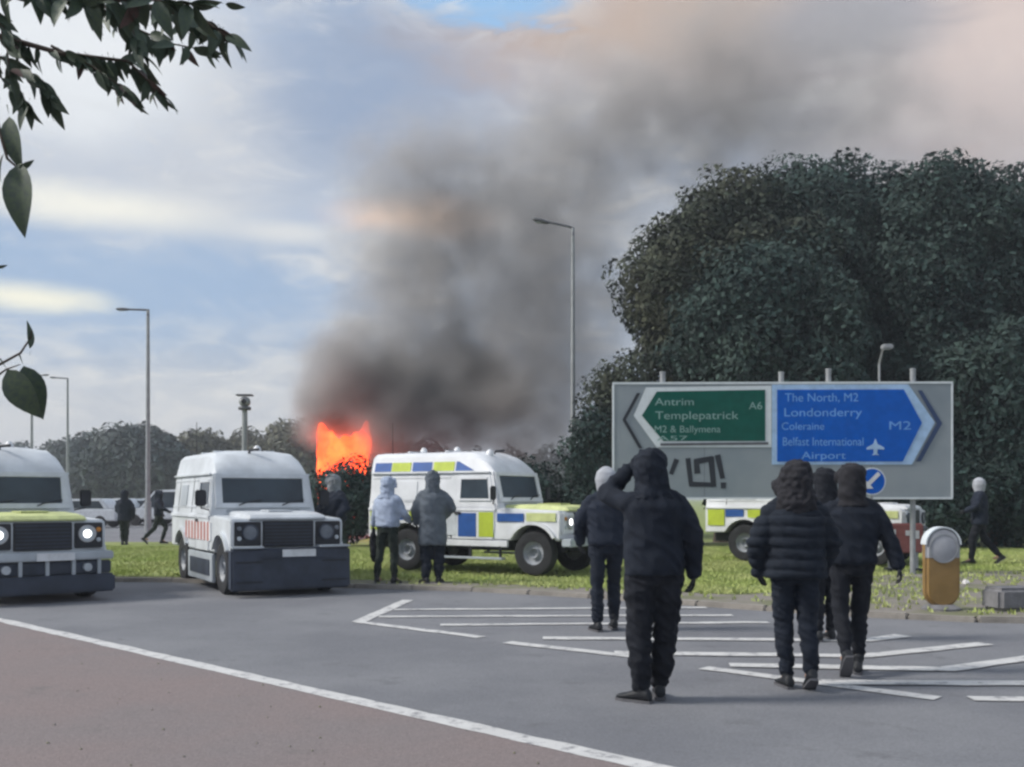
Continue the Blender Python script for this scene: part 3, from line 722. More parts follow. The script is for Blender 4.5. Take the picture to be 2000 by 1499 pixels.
        eloft(hd, [(h.z-.06*s, .060*s, .055*s, h.x, h.y-.045*s), (h.z, .083*s, .09*s, h.x, h.y-.018*s), (h.z+.06*s, .084*s, .098*s, h.x, h.y-.006*s), (h.z+.10*s, .068*s, .082*s, h.x, h.y), (h.z+.13*s, .03*s, .04*s, h.x, h.y)])
        part('hair', fuse(hd, .009*s, 2, folds(.006*s, 25, 25)), 'hair', o)
    if bag:
        wv = J['LW']; g_ = MB(); eloft(g_, [(wv.z-.62*s, .03*s, .05*s, wv.x+.05*s, wv.y-.02), (wv.z-.50*s, .07*s, .10*s, wv.x+.04*s, wv.y-.02), (wv.z-.25*s, .055*s, .08*s, wv.x, wv.y), (wv.z-.05*s, .02*s, .03*s, wv.x, wv.y)])
        part('trailing_bag', fuse(g_, .014, 3, folds(.012, 9, 7)), 'charcoal', o)
    return o
random.seed(21)
# walking poses (1.75 m figure)
p1 = dict(LE=(-.295, .20, 1.45), LW=(-.145, .14, 1.63), RE=(.265, -.05, 1.15), RW=(.285, .03, .90), LK=(-.10, .02, .51), LA=(-.085, .05, .098), RK=(.10, .07, .51), RA=(.075, .16, .105), LY=R(48), RY=R(-8), RF=R(0), HD=(-.02, .03, 1.625), CH=(0, .01, 1.30))
person('hooded person in plain dark jacket, left hand raised to the head, nearest the camera', (gx(1277, 7.45), 7.45, 0), R(4), 1.84, 'navy', 'charcoal', 'hood', p1, bulk=1.03, baggy=1.18, long=.04, group='people walking away across the road')
p2 = dict(LE=(-.29, .02, 1.17), LW=(-.27, .14, .95), RE=(.28, .02, 1.16), RW=(.25, .15, .95), LK=(-.10, .0, .51), LA=(-.10, -.03, .098), RK=(.10, .12, .52), RA=(.10, .12, .105), LY=R(15))
person('person in dark jacket with pale grey hood walking, half hidden by the nearest walker', (gx(1184, 11.5), 11.5, 0), R(2), 1.82, 'navy2', 'navy', 'ball', p2, hoodm='palecloth', bulk=1.08, group='people walking away across the road')
p3 = dict(LE=(-.30, -.03, 1.14), LW=(-.27, .08, .92), RE=(.28, .0, 1.14), RW=(.24, .15, .95), LK=(-.085, .04, .51), LA=(-.06, .02, .098), RK=(.09, -.01, .50), RA=(.10, -.10, .145), LY=R(10), RF=R(-28), LT=(0, 0, 0))
person('person in black quilted puffer jacket with fur hood walking across the hatched markings', (gx(1553, 8.05), 8.05, 0), R(-4), 1.75, 'puffer', 'navy', 'bighood', p3, puffer=True, long=.06, hoodm='brownhood', bulk=1.18, baggy=1.0, group='people walking away across the road')
p4 = dict(LE=(-.27, .03, 1.15), LW=(-.22, .18, 1.02), RE=(.27, .03, 1.15), RW=(.22, .18, 1.02), LK=(-.08, .03, .51), LA=(-.075, .0, .098), RK=(.09, .05, .51), RA=(.085, .1, .10))
person('dark hooded person farther off, seen in the gap between the puffer jacket and its neighbour', (gx(1612, 10.7), 10.7, 0), 0, 1.78, 'navy2', 'charcoal', 'hood', p4, hoodm='charcoal', group='people walking away across the road')
p5 = dict(LE=(-.27, .02, 1.15), LW=(-.22, .20, 1.0), RE=(.29, -.04, 1.16), RW=(.36, -.06, .92), LK=(-.10, -.04, .52), LA=(-.09, -.20, .19), RK=(.07, .04, .51), RA=(.055, .04, .098), LF=R(-48), RY=R(-10))
person('person in dark jacket and slim trousers mid stride, rightmost of the walkers on the hatching', (gx(1664, 8.7), 8.7, 0), R(-6), 1.76, 'navy', 'charcoal', 'hood', p5, hoodm='brownhood', bulk=1.07, baggy=.93, group='people walking away across the road')
pb = dict(LE=(-.27, .05, 1.17), LW=(-.34, .10, .97), RE=(.26, .08, 1.16), RW=(.25, .28, 1.05), LK=(-.15, .0, .52), LA=(-.19, -.03, .098), RK=(.10, .05, .51), RA=(.12, .02, .098), LY=R(30))
person('person in pale blue jacket with dark bag beside the vehicle with roof checks', (gx(757, 17.15), 17.15, .06), R(-25), 1.76, 'paleblue', 'darkgreen', 'hood', pb, near=False, bag=True, bulk=1.08, group='people standing beside the parked vehicles')
pc = dict(LE=(-.28, .0, 1.16), LW=(-.26, .14, .95), RE=(.31, .0, 1.19), RW=(.20, .14, 1.05), LK=(-.10, .02, .51), LA=(-.11, -.02, .098), RK=(.10, .02, .51), RA=(.10, .02, .098), LY=R(25), RY=R(-20))
person('person in grey hooded coat and dark trousers beside the vehicle with roof checks', (gx(845, 17.2), 17.2, .06), R(6), 1.86, 'greycoat', 'navy', 'hood', pc, near=False, long=.33, bulk=1.12, baggy=1.25, group='people standing beside the parked vehicles')
pd = dict(LE=(-.28, .0, 1.16), LW=(-.24, .16, 1.02), RE=(.28, .0, 1.16), RW=(.24, .16, 1.02), LK=(-.09, .02, .51), LA=(-.09, 0, .098), RK=(.09, .02, .51), RA=(.09, 0, .098))
person('person in dark jacket with grey hood standing just right of the orange checked vehicle', (gx(652, 19.3), 19.3, .06), R(150), 1.84, 'navy2', 'darkgreen', 'hood', pd, near=False, hoodm='midgrey', bulk=1.2, group='people standing beside the parked vehicles')
pe = dict(LE=(-.25, .05, 1.16), LW=(-.2, .2, 1.0), RE=(.27, .0, 1.16), RW=(.26, .1, .92), LK=(-.07, .02, .51), LA=(-.06, 0, .098), RK=(.07, .02, .51), RA=(.06, 0, .098))
person('distant person in dark clothes standing upright on the grass between the two left vehicles', (gx(243, 31), 31, .06), R(10), 1.64, 'navy2', 'darkgreen', 'hood', pe, near=False, long=.15, bulk=1.1, group='distant people on the grass')
pf = dict(LE=(-.24, -.12, 1.17), LW=(-.24, .05, 1.0), RE=(.24, .14, 1.18), RW=(.2, .3, 1.1), LK=(-.08, .22, .55), LA=(-.08, .10, .12), RK=(.08, -.12, .53), RA=(.08, -.42, .20), RF=R(-40), LF=R(0))
person('distant person in dark clothes striding right, just left of the orange checked vehicle', (gx(310, 31.5), 31.5, .06), R(-80), 1.64, 'navy2', 'darkgreen', 'hood', pf, near=False, group='distant people on the grass')
pg = dict(LE=(-.25, .10, 1.17), LW=(-.22, .26, 1.1), RE=(.26, -.08, 1.16), RW=(.25, .06, .98), LK=(-.09, .14, .53), LA=(-.09, .16, .105), RK=(.09, -.10, .52), RA=(.09, -.38, .17), RF=R(-35))
person('person in dark coat with round pale hood striding past the right end of the sign', (gx(1913, 22), 22, .06), R(70), 1.84, 'navy2', 'charcoal', 'ball', pg, near=False, hoodm='palecloth', long=.12, bulk=1.1)

# ------------------------------------------------------------------ big direction sign
SD = 19.2
sg = empty('direction_sign', (gx(1527, SD), SD, 0), R(-1.2))
tag(sg, 'wide grey direction sign with green left arrow panel and blue right arrow panel', 'road sign')
kx = SD/FPX
def sp(px, py): return ((px-1527)*kx, EYE+(HOR-py)*kx)
def signpoly(name, pts, m, y, par=sg, t=.006):
    return MB().prism([sp(*p) for p in pts], -y-t, -y).build(name, m, par)
(xa, za), (xb, zb) = sp(1197, 975), sp(1857, 747)
MB().box(xa, xb, -.02, .03, za, zb).build('backing_panel', 'signgrey', sg, bevel=.008)
for nm, b4 in (('frame_bar', (xa, xb, zb-.035, zb+.004)), ('frame_bar', (xa, xb, za-.004, za+.03)), ('frame_bar', (xa-.004, xa+.03, za+.031, zb-.036)), ('frame_bar', (xb-.03, xb+.004, za+.031, zb-.036))):
    MB().box(b4[0], b4[1], -.032, .036, b4[2], b4[3]).build(nm, 'signwhite', sg)
for fx_ in (1376, 1700):
    sx0 = sp(fx_, 0)[0]; MB().box(sx0-.004, sx0+.004, -.0225, -.0215, za+.05, zb-.05).build('panel_seam', 'darksteel', sg)
# green panel, pointing left
signpoly('panel_border', [(1262, 757), (1506, 754), (1506, 874), (1283, 874), (1238, 812)], 'signwhite', .024)
signpoly('green_panel', [(1283, 765), (1494, 762), (1494, 862), (1296, 862), (1254, 812)], 'signgreen', .032)
signpoly('arrow_chevron', [(1244, 768), (1251, 768), (1223, 820), (1255, 876), (1248, 876), (1216, 820)], 'spray', .032)
# blue panel, pointing right
signpoly('panel_border', [(1507, 752), (1771, 752), (1822, 826), (1778, 908), (1507, 908)], 'bluewhite', .0265)
signpoly('blue_panel', [(1517, 762), (1762, 762), (1797, 827), (1760, 902), (1517, 902)], 'signblue', .034)
signpoly('arrow_chevron', [(1789, 764), (1797, 764), (1836, 828), (1795, 902), (1786, 902), (1826, 828)], 'signnavy', .032)
signpoly('edge_strip', [(1290, 866), (1500, 864), (1500, 869), (1290, 871)], 'darksteel', .033)
def text(txt, px, py, hpx, wpx, m, y=.040):
    cu = bpy.data.curves.new('lettering', 'FONT'); cu.body = txt; cu.extrude = .002
    o = bpy.data.objects.new('lettering', cu); C.objects.link(o)
    dg = bpy.context.evaluated_depsgraph_get(); me = bpy.data.meshes.new_from_object(o.evaluated_get(dg)); bpy.data.objects.remove(o)
    xs = [v.co.x for v in me.vertices]; ys = [v.co.y for v in me.vertices]
    wx = wpx*kx/(max(xs)-min(xs)); hy = hpx*kx/0.73; x0, z0 = sp(px, py)
    for v in me.vertices:
        X, Y, Z = v.co; v.co = (x0+(X-min(xs))*wx, -y-Z, z0+Y*hy)
    part('lettering', me, m, sg)
text('Antrim', 1279, 792, 15, 76, 'greenletter'); text('Templepatrick', 1280, 819, 16, 162, 'greenletter')
text('M2 & Ballymena', 1279, 845, 14, 128, 'greenletter'); text('A57', 1283, 861, 10, 60, 'greenletter')
text('A6', 1462, 800, 15, 26, 'greenletter')
text('The North, M2', 1532, 785, 17, 142, 'blueletter'); text('Londonderry', 1531, 814, 17, 150, 'blueletter')
text('Coleraine', 1526, 840, 15, 82, 'blueletter'); text('Belfast International', 1528, 871, 17, 156, 'blueletter'); text('Airport', 1564, 897, 15, 86, 'blueletter')
text('M2', 1734, 840, 17, 42, 'blueletter')
signpoly('aircraft_symbol', [(1707, 857), (1711, 868), (1724, 875), (1724, 879), (1711, 878), (1710, 886), (1714, 890), (1707, 889), (1700, 890), (1704, 886), (1703, 878), (1690, 879), (1690, 875), (1703, 868)], 'bluewhite', .041)
# spray painted letters on the grey board
def spray(pts, wpx=7):
    a = [Vector(sp(*p)) for p in pts]; mb = MB()
    for p, q in zip(a, a[1:]):
        d = (q-p).normalized(); n = Vector((-d.y, d.x))*wpx*kx/2; p2, q2 = p-d*wpx*kx*.3, q+d*wpx*kx*.3
        mb.prism([(p2.x+n.x, p2.y+n.y), (q2.x+n.x*.8, q2.y+n.y*.8), (q2.x-n.x*.9, q2.y-n.y*.9), (p2.x-n.x, p2.y-n.y)], -.0262-random.uniform(0, .0006), -.0222, 'y')
    o = mb.build('spray_letter', 'spray', sg); o['label'] = 'black spray painted stroke on grey board'
spray([(1321, 900), (1312, 924)], 10); spray([(1344, 898), (1350, 946), (1392, 947)], 10)
spray([(1362, 922), (1360, 902), (1389, 896), (1394, 948)], 12); spray([(1402, 892), (1411, 932)], 11); spray([(1413, 946), (1413, 951)], 11)
for px_, top in ((1296, 727), (1528, 728), (1620, 722), (1784, 722)):
    x_, zt = sp(px_, top); MB().tube([(x_, .085, -.1), (x_, .085, zt)], .052, 12).build('post', 'galv', sg, smooth=True)
    MB().lathe([(.001, 0), (.058, 0), (.058, .03), (.001, .04)], (x_, .085, zt-.01), 'z', 12).build('post_cap', 'galv', sg, smooth=True)
    for zz in (za+.3, zb-.3): MB().box(x_-.08, x_+.08, .031, .07, zz-.03, zz+.03).build('post_clip', 'galv', sg)
x_, zt = sp(1718, 742); lp = MB().tube([(x_, .06, zt-.3), (x_, .06, zt+.30), (x_, -.12, zt+.52), (x_, -.3, zt+.56)], .022, 8).build('sign_light_arm', 'galv', sg, smooth=True)
MB().box(x_-.09, x_+.09, -.46, -.26, zt+.51, zt+.60).build('sign_light', 'galv', lp, bevel=.02)

# keep left disc on a post
kd = 18.2
ks = empty('keep_left_sign', (gx(1703, kd), kd, .10)); tag(ks, 'small round blue keep left sign with white arrow on grey post', 'road sign')
kz = EYE+(HOR-945)*kd/FPX-.06
MB().tube([(0, .05, -.1), (0, .05, kz+.25)], .038, 12).build('post', 'galv', ks, smooth=True)
MB().lathe([(.001, -.012), (.245, -.012), (.245, .012), (.001, .012)], (0, 0, kz), 'y', 32).build('disc', 'signwhite', ks)
MB().lathe([(.001, -.017), (.222, -.017), (.222, -.0125), (.001, -.0125)], (0, 0, kz), 'y', 32).build('blue_face', 'signblue', ks)
ar = [(-.13, -.13), (-.13, .03), (-.085, -.015), (.10, .17), (.15, .12), (-.035, -.065), (.02, -.13)]
MB().prism([(x, kz+z) for x, z in ar], -.022, -.018).build('arrow', 'plate', ks)

# amber island bollard
bd = empty('traffic_bollard', (gx(1838, 13.15), 13.15, .06)); tag(bd, 'amber traffic island bollard with rounded grey head on the verge', 'bollard')
def capsule_poly(w_, z0, z1, n=12):
    pts = [(w_*math.cos(R(a)), z1-w_+w_*math.sin(R(a))) for a in [180*k/n for k in range(n+1)]]
    pts += [(-w_, z0+w_*.95)] + [(w_*math.cos(R(a)), z0+w_*.95+w_*.95*math.sin(R(a))) for a in [180+180*k/n for k in range(1, n)]] + [(w_, z0+w_*.95)]
    return pts
zt = EYE+(HOR-1030)*13.15/FPX-.06
MB().prism(capsule_poly(.222, .03, zt), -.075, .075).build('body', 'bollard', bd, bevel=.035, seg=3)
hp = [(.220*math.cos(R(a)), zt-.222+.220*math.sin(R(a))) for a in [180*k/14 for k in range(15)]] + [(-.220, zt-.42), (.220, zt-.42)]
hdp = MB().prism(hp, -.080, .080).build('head', 'bollardtop', bd, bevel=.03, seg=3)
MB().lathe([(.001, -.088), (.165, -.088), (.178, -.082), (.165, -.078), (.001, -.078)], (0, 0, zt-.27), 'y', 28).build('round_face', 'bollardtop', hdp, smooth=True)
MB().lathe([(.17, -.093), (.185, -.093), (.185, -.078), (.17, -.078)], (0, 0, zt-.27), 'y', 28).build('face_rim', 'galv', hdp, smooth=True)
rim_ = []
for a in range(0, 181, 12): rim_.append([((q)*math.cos(R(a)), yy, zt-.222+q*math.sin(R(a))) for q, yy in ((.212, -.085), (.229, -.085), (.229, .085), (.212, .085))])
MB().loft(rim_).build('head_trim', 'signwhite', hdp, smooth=True)
MB().lathe([(.001, .0), (.24, .0), (.24, .035), (.17, .075), (.001, .08)], (0, 0, -.01), 'z', 20).build('base', 'concrete', bd, smooth=True)

# ------------------------------------------------------------------ lamp posts, camera mast
def lamp_post(label, px, d, ytop, reach, tip, r0=.085, group='street lamps along the road'):
    zt = EYE+(HOR-ytop)*d/FPX; o = empty('street_lamp', (gx(px, d), d, 0)); tag(o, label, 'street lamp', group)
    MB().tube([(0, 0, -.06), (0, 0, 1.3), (0, 0, 1.32), (0, 0, zt)], [r0*1.35, r0*1.35, r0, r0*.62], 14).build('column', 'galv', o, smooth=True)
    MB().tube([(0, 0, zt-.25), (0, 0, zt), (reach*.12, 0, zt+tip*.2), (reach*.75, 0, zt+tip*.8)], [r0*.66, r0*.6, r0*.42, r0*.38], 10).build('arm', 'darksteel', o, smooth=True)
    l = MB(); rr = []
    for t, wd, hh in ((.62, .06, .04), (.68, .10, .06), (.85, .12, .075), (1.0, .10, .05), (1.04, .04, .02)):
        z = zt+tip*t; rr.append([(reach*t, wd*math.cos(2*math.pi*k/10), z+hh*math.sin(2*math.pi*k/10)) for k in range(10)])
    la = l.loft(rr).build('lantern', 'darksteel', o, smooth=True)
    MB().ell((reach*.86, 0, zt+tip*.86-.055), .15, .075, .03, 10, 6).build('lantern_glass', 'lamp_off', la, smooth=True)
lamp_post('tall grey street lamp rising behind the white vehicle and the smoke', 1119, 33, 446, -1.25, .28)
lamp_post('street lamp with left arm in the gap left of the orange checked vehicle', 289, 45, 606, -1.35, .04, .11)
lamp_post('pale thin far street lamp just right of the leftmost vehicle roof', 132, 78, 740, -1.3, .1, .12)
lamp_post('pale thin far street lamp directly below the large hanging leaves', 62, 80, 735, 1.3, .1, .13)
cm = empty('camera_mast', (gx(478, 33), 33, 0)); tag(cm, 'slim mast with a surveillance camera on top behind the orange checked vehicle', 'camera mast')
zt = EYE+(HOR-800)*33/FPX
MB().tube([(0, 0, 0), (0, 0, zt)], [.13, .085], 12).build('mast', 'galv', cm, smooth=True)
MB().lathe([(.001, 0), (.19, 0), (.21, .05), (.19, .10), (.001, .11)], (0, 0, zt-.02), 'z', 16).build('bracket', 'darksteel', cm, smooth=True)
hc = MB().ell((0, 0, zt+.24), .19, .19, .17).build('camera_housing', 'galv', cm, smooth=True)
MB().lathe([(.001, -.24), (.08, -.24), (.08, -.1), (.001, -.1)], (0.02, 0, zt+.24), 'y', 14).build('lens', 'black', hc, smooth=True)
MB().box(-.26, .26, -.16, .16, zt+.43, zt+.48).build('sun_shield', 'darksteel', hc, bevel=.015)

# ------------------------------------------------------------------ far cars, cabinet, debris
def car(label, px, d, rz, m, hatch=True, van=False):
    o = empty('parked_car', (gx(px, d), d, -.03), rz); tag(o, label, 'car', 'distant cars beyond the grass')
    hz = 1.95 if van else 1.47
    low = [(-2.1, .35), (-2.1, .85), (-2.0, .95), (1.2, .95), (2.0, .78), (2.12, .62), (2.12, .35)]
    MB().prism(low, -.86, .86).build('body', m, o, bevel=.06)
    top = [(-2.0 if van else -1.75, .93), (-1.85 if van else -1.35, hz-.05), (-1.2, hz), (.25, hz-.02), (1.15, .93)]
    MB().prism(top, -.74, .74).build('cabin', m, o, bevel=.06)
    for sy in (-1, 1):
        MB().prism([(-1.45, .98), (-1.2, hz-.12), (.2, hz-.12), (.88, .98)], sy*.745-.004, sy*.745+.004).build('side_window', 'glass', o)
        for xx in (-1.3, 1.3):
            MB().lathe([(.001, -.1), (.28, -.1), (.32, -.06), (.32, .06), (.28, .1), (.001, .1)], (xx, sy*.78, .32), 'y', 16).build('wheel', 'rubber', o, smooth=True)
        MB().box(2.09, 2.13, sy*.6-.15, sy*.6+.15, .62, .74).build('headlight', 'lamp_off', o)
    MB().add([(.38, -.66, hz-.1), (.38, .66, hz-.1), (1.12, .72, .97), (1.12, -.72, .97)], [(0, 1, 2, 3)]).build('windscreen', 'glass', o, loc=(.035, 0, .035))
    MB().box(-.7, .0, -.6, -.5, hz-.02, hz+.02).build('roof_rail', 'silver', o)
car('far silver car nearest the leftmost vehicle, dark side windows', 160, 52, R(178), 'carpaint')
car('far pale car parked left of the upright distant person', 212, 57, R(170), 'carpaint')
car('far pale car parked right of the upright distant person', 272, 58, R(182), 'carpaint')
car('far white van roof showing just left of the orange checked vehicle', 322, 56, R(175), 'carpaint', van=True)
# concrete kerb block at the right edge
mb = MB(); mb.box(-.42, .42, -.2, .2, 0, .30); o = mb.build('concrete_block', 'concrete', None, bevel=.05, seg=3, loc=(gx(1990, 13.1), 13.1, .06)); o.rotation_euler = (0, 0, R(12))
tag(o, 'dark rough concrete block lying on the verge at the right edge', 'block')
for px_, py_, lb in ((1887, 1143, 'crumpled white scrap of litter beside the amber bollard'), ):
    d = gd(py_, .06); mb = MB(); mb.ell((0, 0, .04), .06, .05, .045, 9, 6)
    for i, v in enumerate(mb.v):
        k = 1+.5*noise.noise((v[0]*30, v[1]*30, v[2]*30)); mb.v[i] = (v[0]*k, v[1]*k, v[2]*k)
    tag(mb.build('litter', 'litter', None, loc=(gx(px_, d), d, .06)), lb, 'litter')
random.seed(77)
vs, fs = [], []
for k in range(170):          # grit and leaf scraps over the red path
    x = random.uniform(-5, 2.2); y = random.uniform(4.5, 11.5)
    if (Vector((x, y))-LA).dot(Vector((-ld.y, ld.x))) > -.1: continue
    r_ = random.uniform(.004, .015); a = random.uniform(0, 6.28); i = len(vs); n = 5
    vs += [(x+r_*math.cos(a+q*1.256)*random.uniform(.6, 1.3), y+r_*math.sin(a+q*1.256)*random.uniform(.6, 1.3), .0075) for q in range(n)] + [(x, y, .012+r_*.3)]
    fs += [(i+q, i+(q+1) % n, i+n) for q in range(n)]
tag(MB().add(vs, fs).build('leaf_litter', 'earth'), 'scattered grit and leaf scraps on the red path', 'debris', kind='stuff')

# ------------------------------------------------------------------ trees
def leaf_cloud(blobs, per, size, seed, squash=1.0):
    rg = np.random.default_rng(seed); V = []
    nz = lambda d: d/np.maximum(np.linalg.norm(d, axis=1, keepdims=True), 1e-6)
    for (c, r) in blobs:
        n = max(8, int(per*r*r)); c = np.array(c)
        d = nz(rg.normal(size=(n, 3)))
        lump = 1+.16*np.sin(d[:, 0]*4.1+c[0]*3)*np.sin(d[:, 1]*3.7+c[1]*5)+.12*np.sin(d[:, 2]*6.3+c[2]*4+d[:, 0]*3.1)
        p = c+d*(r*(1-.45*rg.random(n)**1.8)*lump)[:, None]
        nr = nz(d+rg.uniform(-1, 1, (n, 3))*np.array((.9, .9, .8))+np.array((0, 0, .15)))
        a = nz(np.cross(nr, rg.normal(size=(n, 3)))); b = np.cross(nr, a); sz = (size*(.4+1.2*rg.random(n)**1.4))[:, None]
        V.append(np.stack([p-a*sz*.62, p+b*sz*.34-a*sz*.05, p+a*sz*.70, p-b*sz*.36+a*sz*.05], axis=1).reshape(-1, 3))
    return np.concatenate(V)
def leaf_mesh_object(name, V, m, parent):
    me = bpy.data.meshes.new(name); n = len(V); q = n//4
    me.vertices.add(n); me.vertices.foreach_set('co', V.astype(np.float32).ravel())
    me.loops.add(n); me.loops.foreach_set('vertex_index', np.arange(n, dtype=np.int32))
    me.polygons.add(q); me.polygons.foreach_set('loop_start', np.arange(0, n, 4, dtype=np.int32))
    me.update(calc_edges=True); me.materials.append(M[m])
    o = bpy.data.objects.new(name, me); C.objects.link(o); o.parent = parent; return o
def tree(label, base, H, crown_c, crown_r, nb, per, leaf, m, seed, name='tree', group=None, trunk=True, tr=.3, small=(.9, 1.7), cat='tree', ex=1.0):
    rnd = random.Random(seed); o = empty(name, base); tag(o, label, cat, group)
    cx, cy_, cz = crown_c; rx, ry, rz_ = crown_r; blobs = []
    for k in range(nb):
        t = math.acos(1-2*(k+.5)/nb); ph = k*2.39996+rnd.uniform(-.3, .3)
        q = rnd.uniform(.70, .98)
        r = rnd.uniform(*small)
        pw = lambda v: math.copysign(abs(v)**ex, v)
        blobs.append((Vector((cx+(rx-r*.6)*q*pw(math.sin(t)*math.cos(ph)), cy_+(ry-r*.6)*q*math.sin(t)*math.sin(ph), cz+(rz_-r*.6)*q*pw(math.cos(t)))), r))
    blobs = [b_ for b_ in blobs if b_[0].y < cy_+.6*ry]
    blobs += [(Vector((cx+rnd.uniform(-.4, .4)*rx, cy_, cz+rnd.uniform(-.5, .4)*rz_)), min(rx, rz_)*.55) for _ in range(2)]
    leaf_mesh_object('crown', leaf_cloud(blobs, per, leaf, seed), m, o)
    if trunk:
        tb = MB(); tp = Vector((cx*.6, cy_*.6, cz))
        tb.tube([(0, 0, -.2), (0, 0, .6), Vector((0, 0, cz*.4)).lerp(tp, .25), tp], [tr*1.35, tr, tr*.8, tr*.35], 10)
        for (bc, br) in blobs[::max(1, nb//9)]:
            st = Vector((0, 0, cz*.45)).lerp(tp, rnd.uniform(.1, .8)); mid = st.lerp(bc, .5)+Vector((0, 0, .3))
            tb.tube([st, mid, bc], [tr*.4, tr*.25, tr*.08], 6)
        tb.build('trunk', 'bark', o, smooth=True)
    return o
def big(label, px0, px1, ytop, ybot, d, m, seed, nb=48, per=1500, leaf=.125, depth=2.6, small=(.7, 1.7), ex=.82):
    x0, x1 = gx(px0, d), gx(px1, d); zt = EYE+(HOR-ytop)*d/FPX; zbm = EYE+(HOR-ybot)*d/FPX
    cx = (x0+x1)/2; base = (cx, d, 0)
    return tree(label, base, zt, (0, 0, (zt+zbm)/2), ((x1-x0)/2, depth, (zt-zbm)/2), nb, per, leaf, m, seed, group='tall trees behind the road sign', tr=.32, small=small, ex=ex)
big('leftmost tall tree of the group with olive leaves at its edge, behind the sign', 1212, 1620, 335, 880, 33.5, 'leaf_olive', 1, ex=1.0)
big('broad dark tree rising highest behind the blue sign panel', 1380, 1830, 298, 900, 36, 'leaf_dark', 2, nb=60)
big('dark tree with a rounded top right of the blue sign panel', 1670, 1990, 292, 960, 33.5, 'leaf_dark', 3)
big('dark tree cut off by the right edge of the picture', 1880, 2330, 318, 980, 34, 'leaf_dark', 4)
big('lower dark tree filling the middle between the tall crowns above the sign', 1310, 1700, 470, 1000, 31, 'leaf_dark', 5, nb=40)
big('dark crown joining the leftmost tall tree to the highest one', 1440, 1700, 312, 800, 34.6, 'leaf_dark', 7, nb=34)
big('dark crown between the rounded top and the right picture edge', 1800, 2080, 322, 900, 35, 'leaf_dark', 8, nb=36)
big('low dark tree beside the right end of the road sign', 1790, 2120, 620, 1030, 30.5, 'leaf_dark', 6, nb=36, small=(.7, 1.2))
def shrub(label, px0, px1, ytop, d, m, seed, nb=16, per=1500, leaf=.10, depth=1.2, group='shrubs behind the parked vehicles', small=(.4, .8)):
    x0, x1 = gx(px0, d), gx(px1, d); zt = EYE+(HOR-ytop)*d/FPX
    return tree(label, ((x0+x1)/2, d, .05), zt, (0, 0, zt*.5), ((x1-x0)/2, depth, zt*.52), nb, per, leaf, m, seed, 'shrub', group, True, .07, small, 'shrub')
shrub('olive shrub between the tall street lamp and the sign, left of the trees', 1130, 1290, 690, 31, 'leaf_olive', 11, nb=22, small=(.5, .9))
shrub('low dark shrub right behind the tall street lamp foot', 1085, 1215, 800, 30, 'leaf_dark', 12, nb=18)
shrub('dark shrub in the gap between the two middle vehicles below the flames', 590, 760, 903, 30, 'leaf_dark', 13, nb=22, small=(.35, .7))
shrub('dark shrub hidden behind the rear of the roof checked vehicle', 730, 930, 915, 30.5, 'leaf_dark', 14, nb=20)
shrub('dark shrub hidden behind the front of the roof checked vehicle', 900, 1110, 900, 30.5, 'leaf_dark', 15, nb=20)
shrub('dark shrub filling the gap under the trees at the right end of the sign', 1760, 1930, 880, 29, 'leaf_dark', 16, nb=24, small=(.5, .9))
shrub('dark shrub under the trees at the right picture edge', 1890, 2090, 860, 29.3, 'leaf_dark', 17, nb=26, small=(.5, .9))
shrub('dark shrub seen below the middle of the sign behind the hidden vehicle', 1560, 1790, 900, 30, 'leaf_dark', 18, nb=24, small=(.5, .9))
# far trees on the left
def far(label, px0, px1, ytop, d, m, seed, nb=22):
    x0, x1 = gx(px0, d), gx(px1, d); zt = EYE+(HOR-ytop)*d/FPX
    return tree(label, ((x0+x1)/2, d, -.06), zt, (0, 0, zt*.52), ((x1-x0)/2, 4, zt*.5), nb, 150, .42, m, seed, 'tree', 'far trees along the horizon', True, .3, (1.5, 2.8))
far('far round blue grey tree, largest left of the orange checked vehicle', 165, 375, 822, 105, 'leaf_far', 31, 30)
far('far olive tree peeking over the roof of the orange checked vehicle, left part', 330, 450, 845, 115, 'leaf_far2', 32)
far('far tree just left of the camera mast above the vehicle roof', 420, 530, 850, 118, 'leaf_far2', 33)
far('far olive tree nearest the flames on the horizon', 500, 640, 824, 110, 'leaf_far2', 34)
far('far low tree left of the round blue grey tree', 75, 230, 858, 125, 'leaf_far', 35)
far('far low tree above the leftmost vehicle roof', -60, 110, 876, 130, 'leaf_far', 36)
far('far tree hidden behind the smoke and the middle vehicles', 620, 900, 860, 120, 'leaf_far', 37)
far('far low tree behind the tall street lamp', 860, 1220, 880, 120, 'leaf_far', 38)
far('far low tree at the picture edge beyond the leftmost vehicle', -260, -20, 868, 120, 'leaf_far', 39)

# ------------------------------------------------------------------ overhanging tree at top left, close to the camera
ND = 2.1
nt = empty('overhanging_tree', (-2.75, 2.3, 0)); tag(nt, 'leafy branches hanging into the upper left corner close to the camera', 'tree')
org = Vector(nt.location)
MB().tube([(0, 0, -.1), (.02, 0, 1.2), (.05, 0, 2.4), (.1, 0, 3.6)], [.17, .13, .11, .07], 12).build('trunk', 'bark', nt, smooth=True)
def leafmesh(nm, m):
    vs = []; fs = []; n = 8
    for i in range(n+1):
        t = i/n; wd = .5*math.sin(math.pi*t**.85)**.9*(1-.25*t)*.42; dr = -.22*t*t
        vs += [(-wd, t, dr+wd*.35), (0, t, dr), (wd, t, dr+wd*.35)]
    for i in range(n): fs += [(3*i, 3*i+1, 3*i+4, 3*i+3), (3*i+1, 3*i+2, 3*i+5, 3*i+4)]
    vs += [(-.012, -.22, .03), (.012, -.22, .03), (.0, 0, -.015)]; k = len(vs); fs.append((k-3, k-2, 1))
    me = bpy.data.meshes.new(nm); me.from_pydata(vs, [], fs); me.shade_smooth(); me.materials.append(M[m]); return me
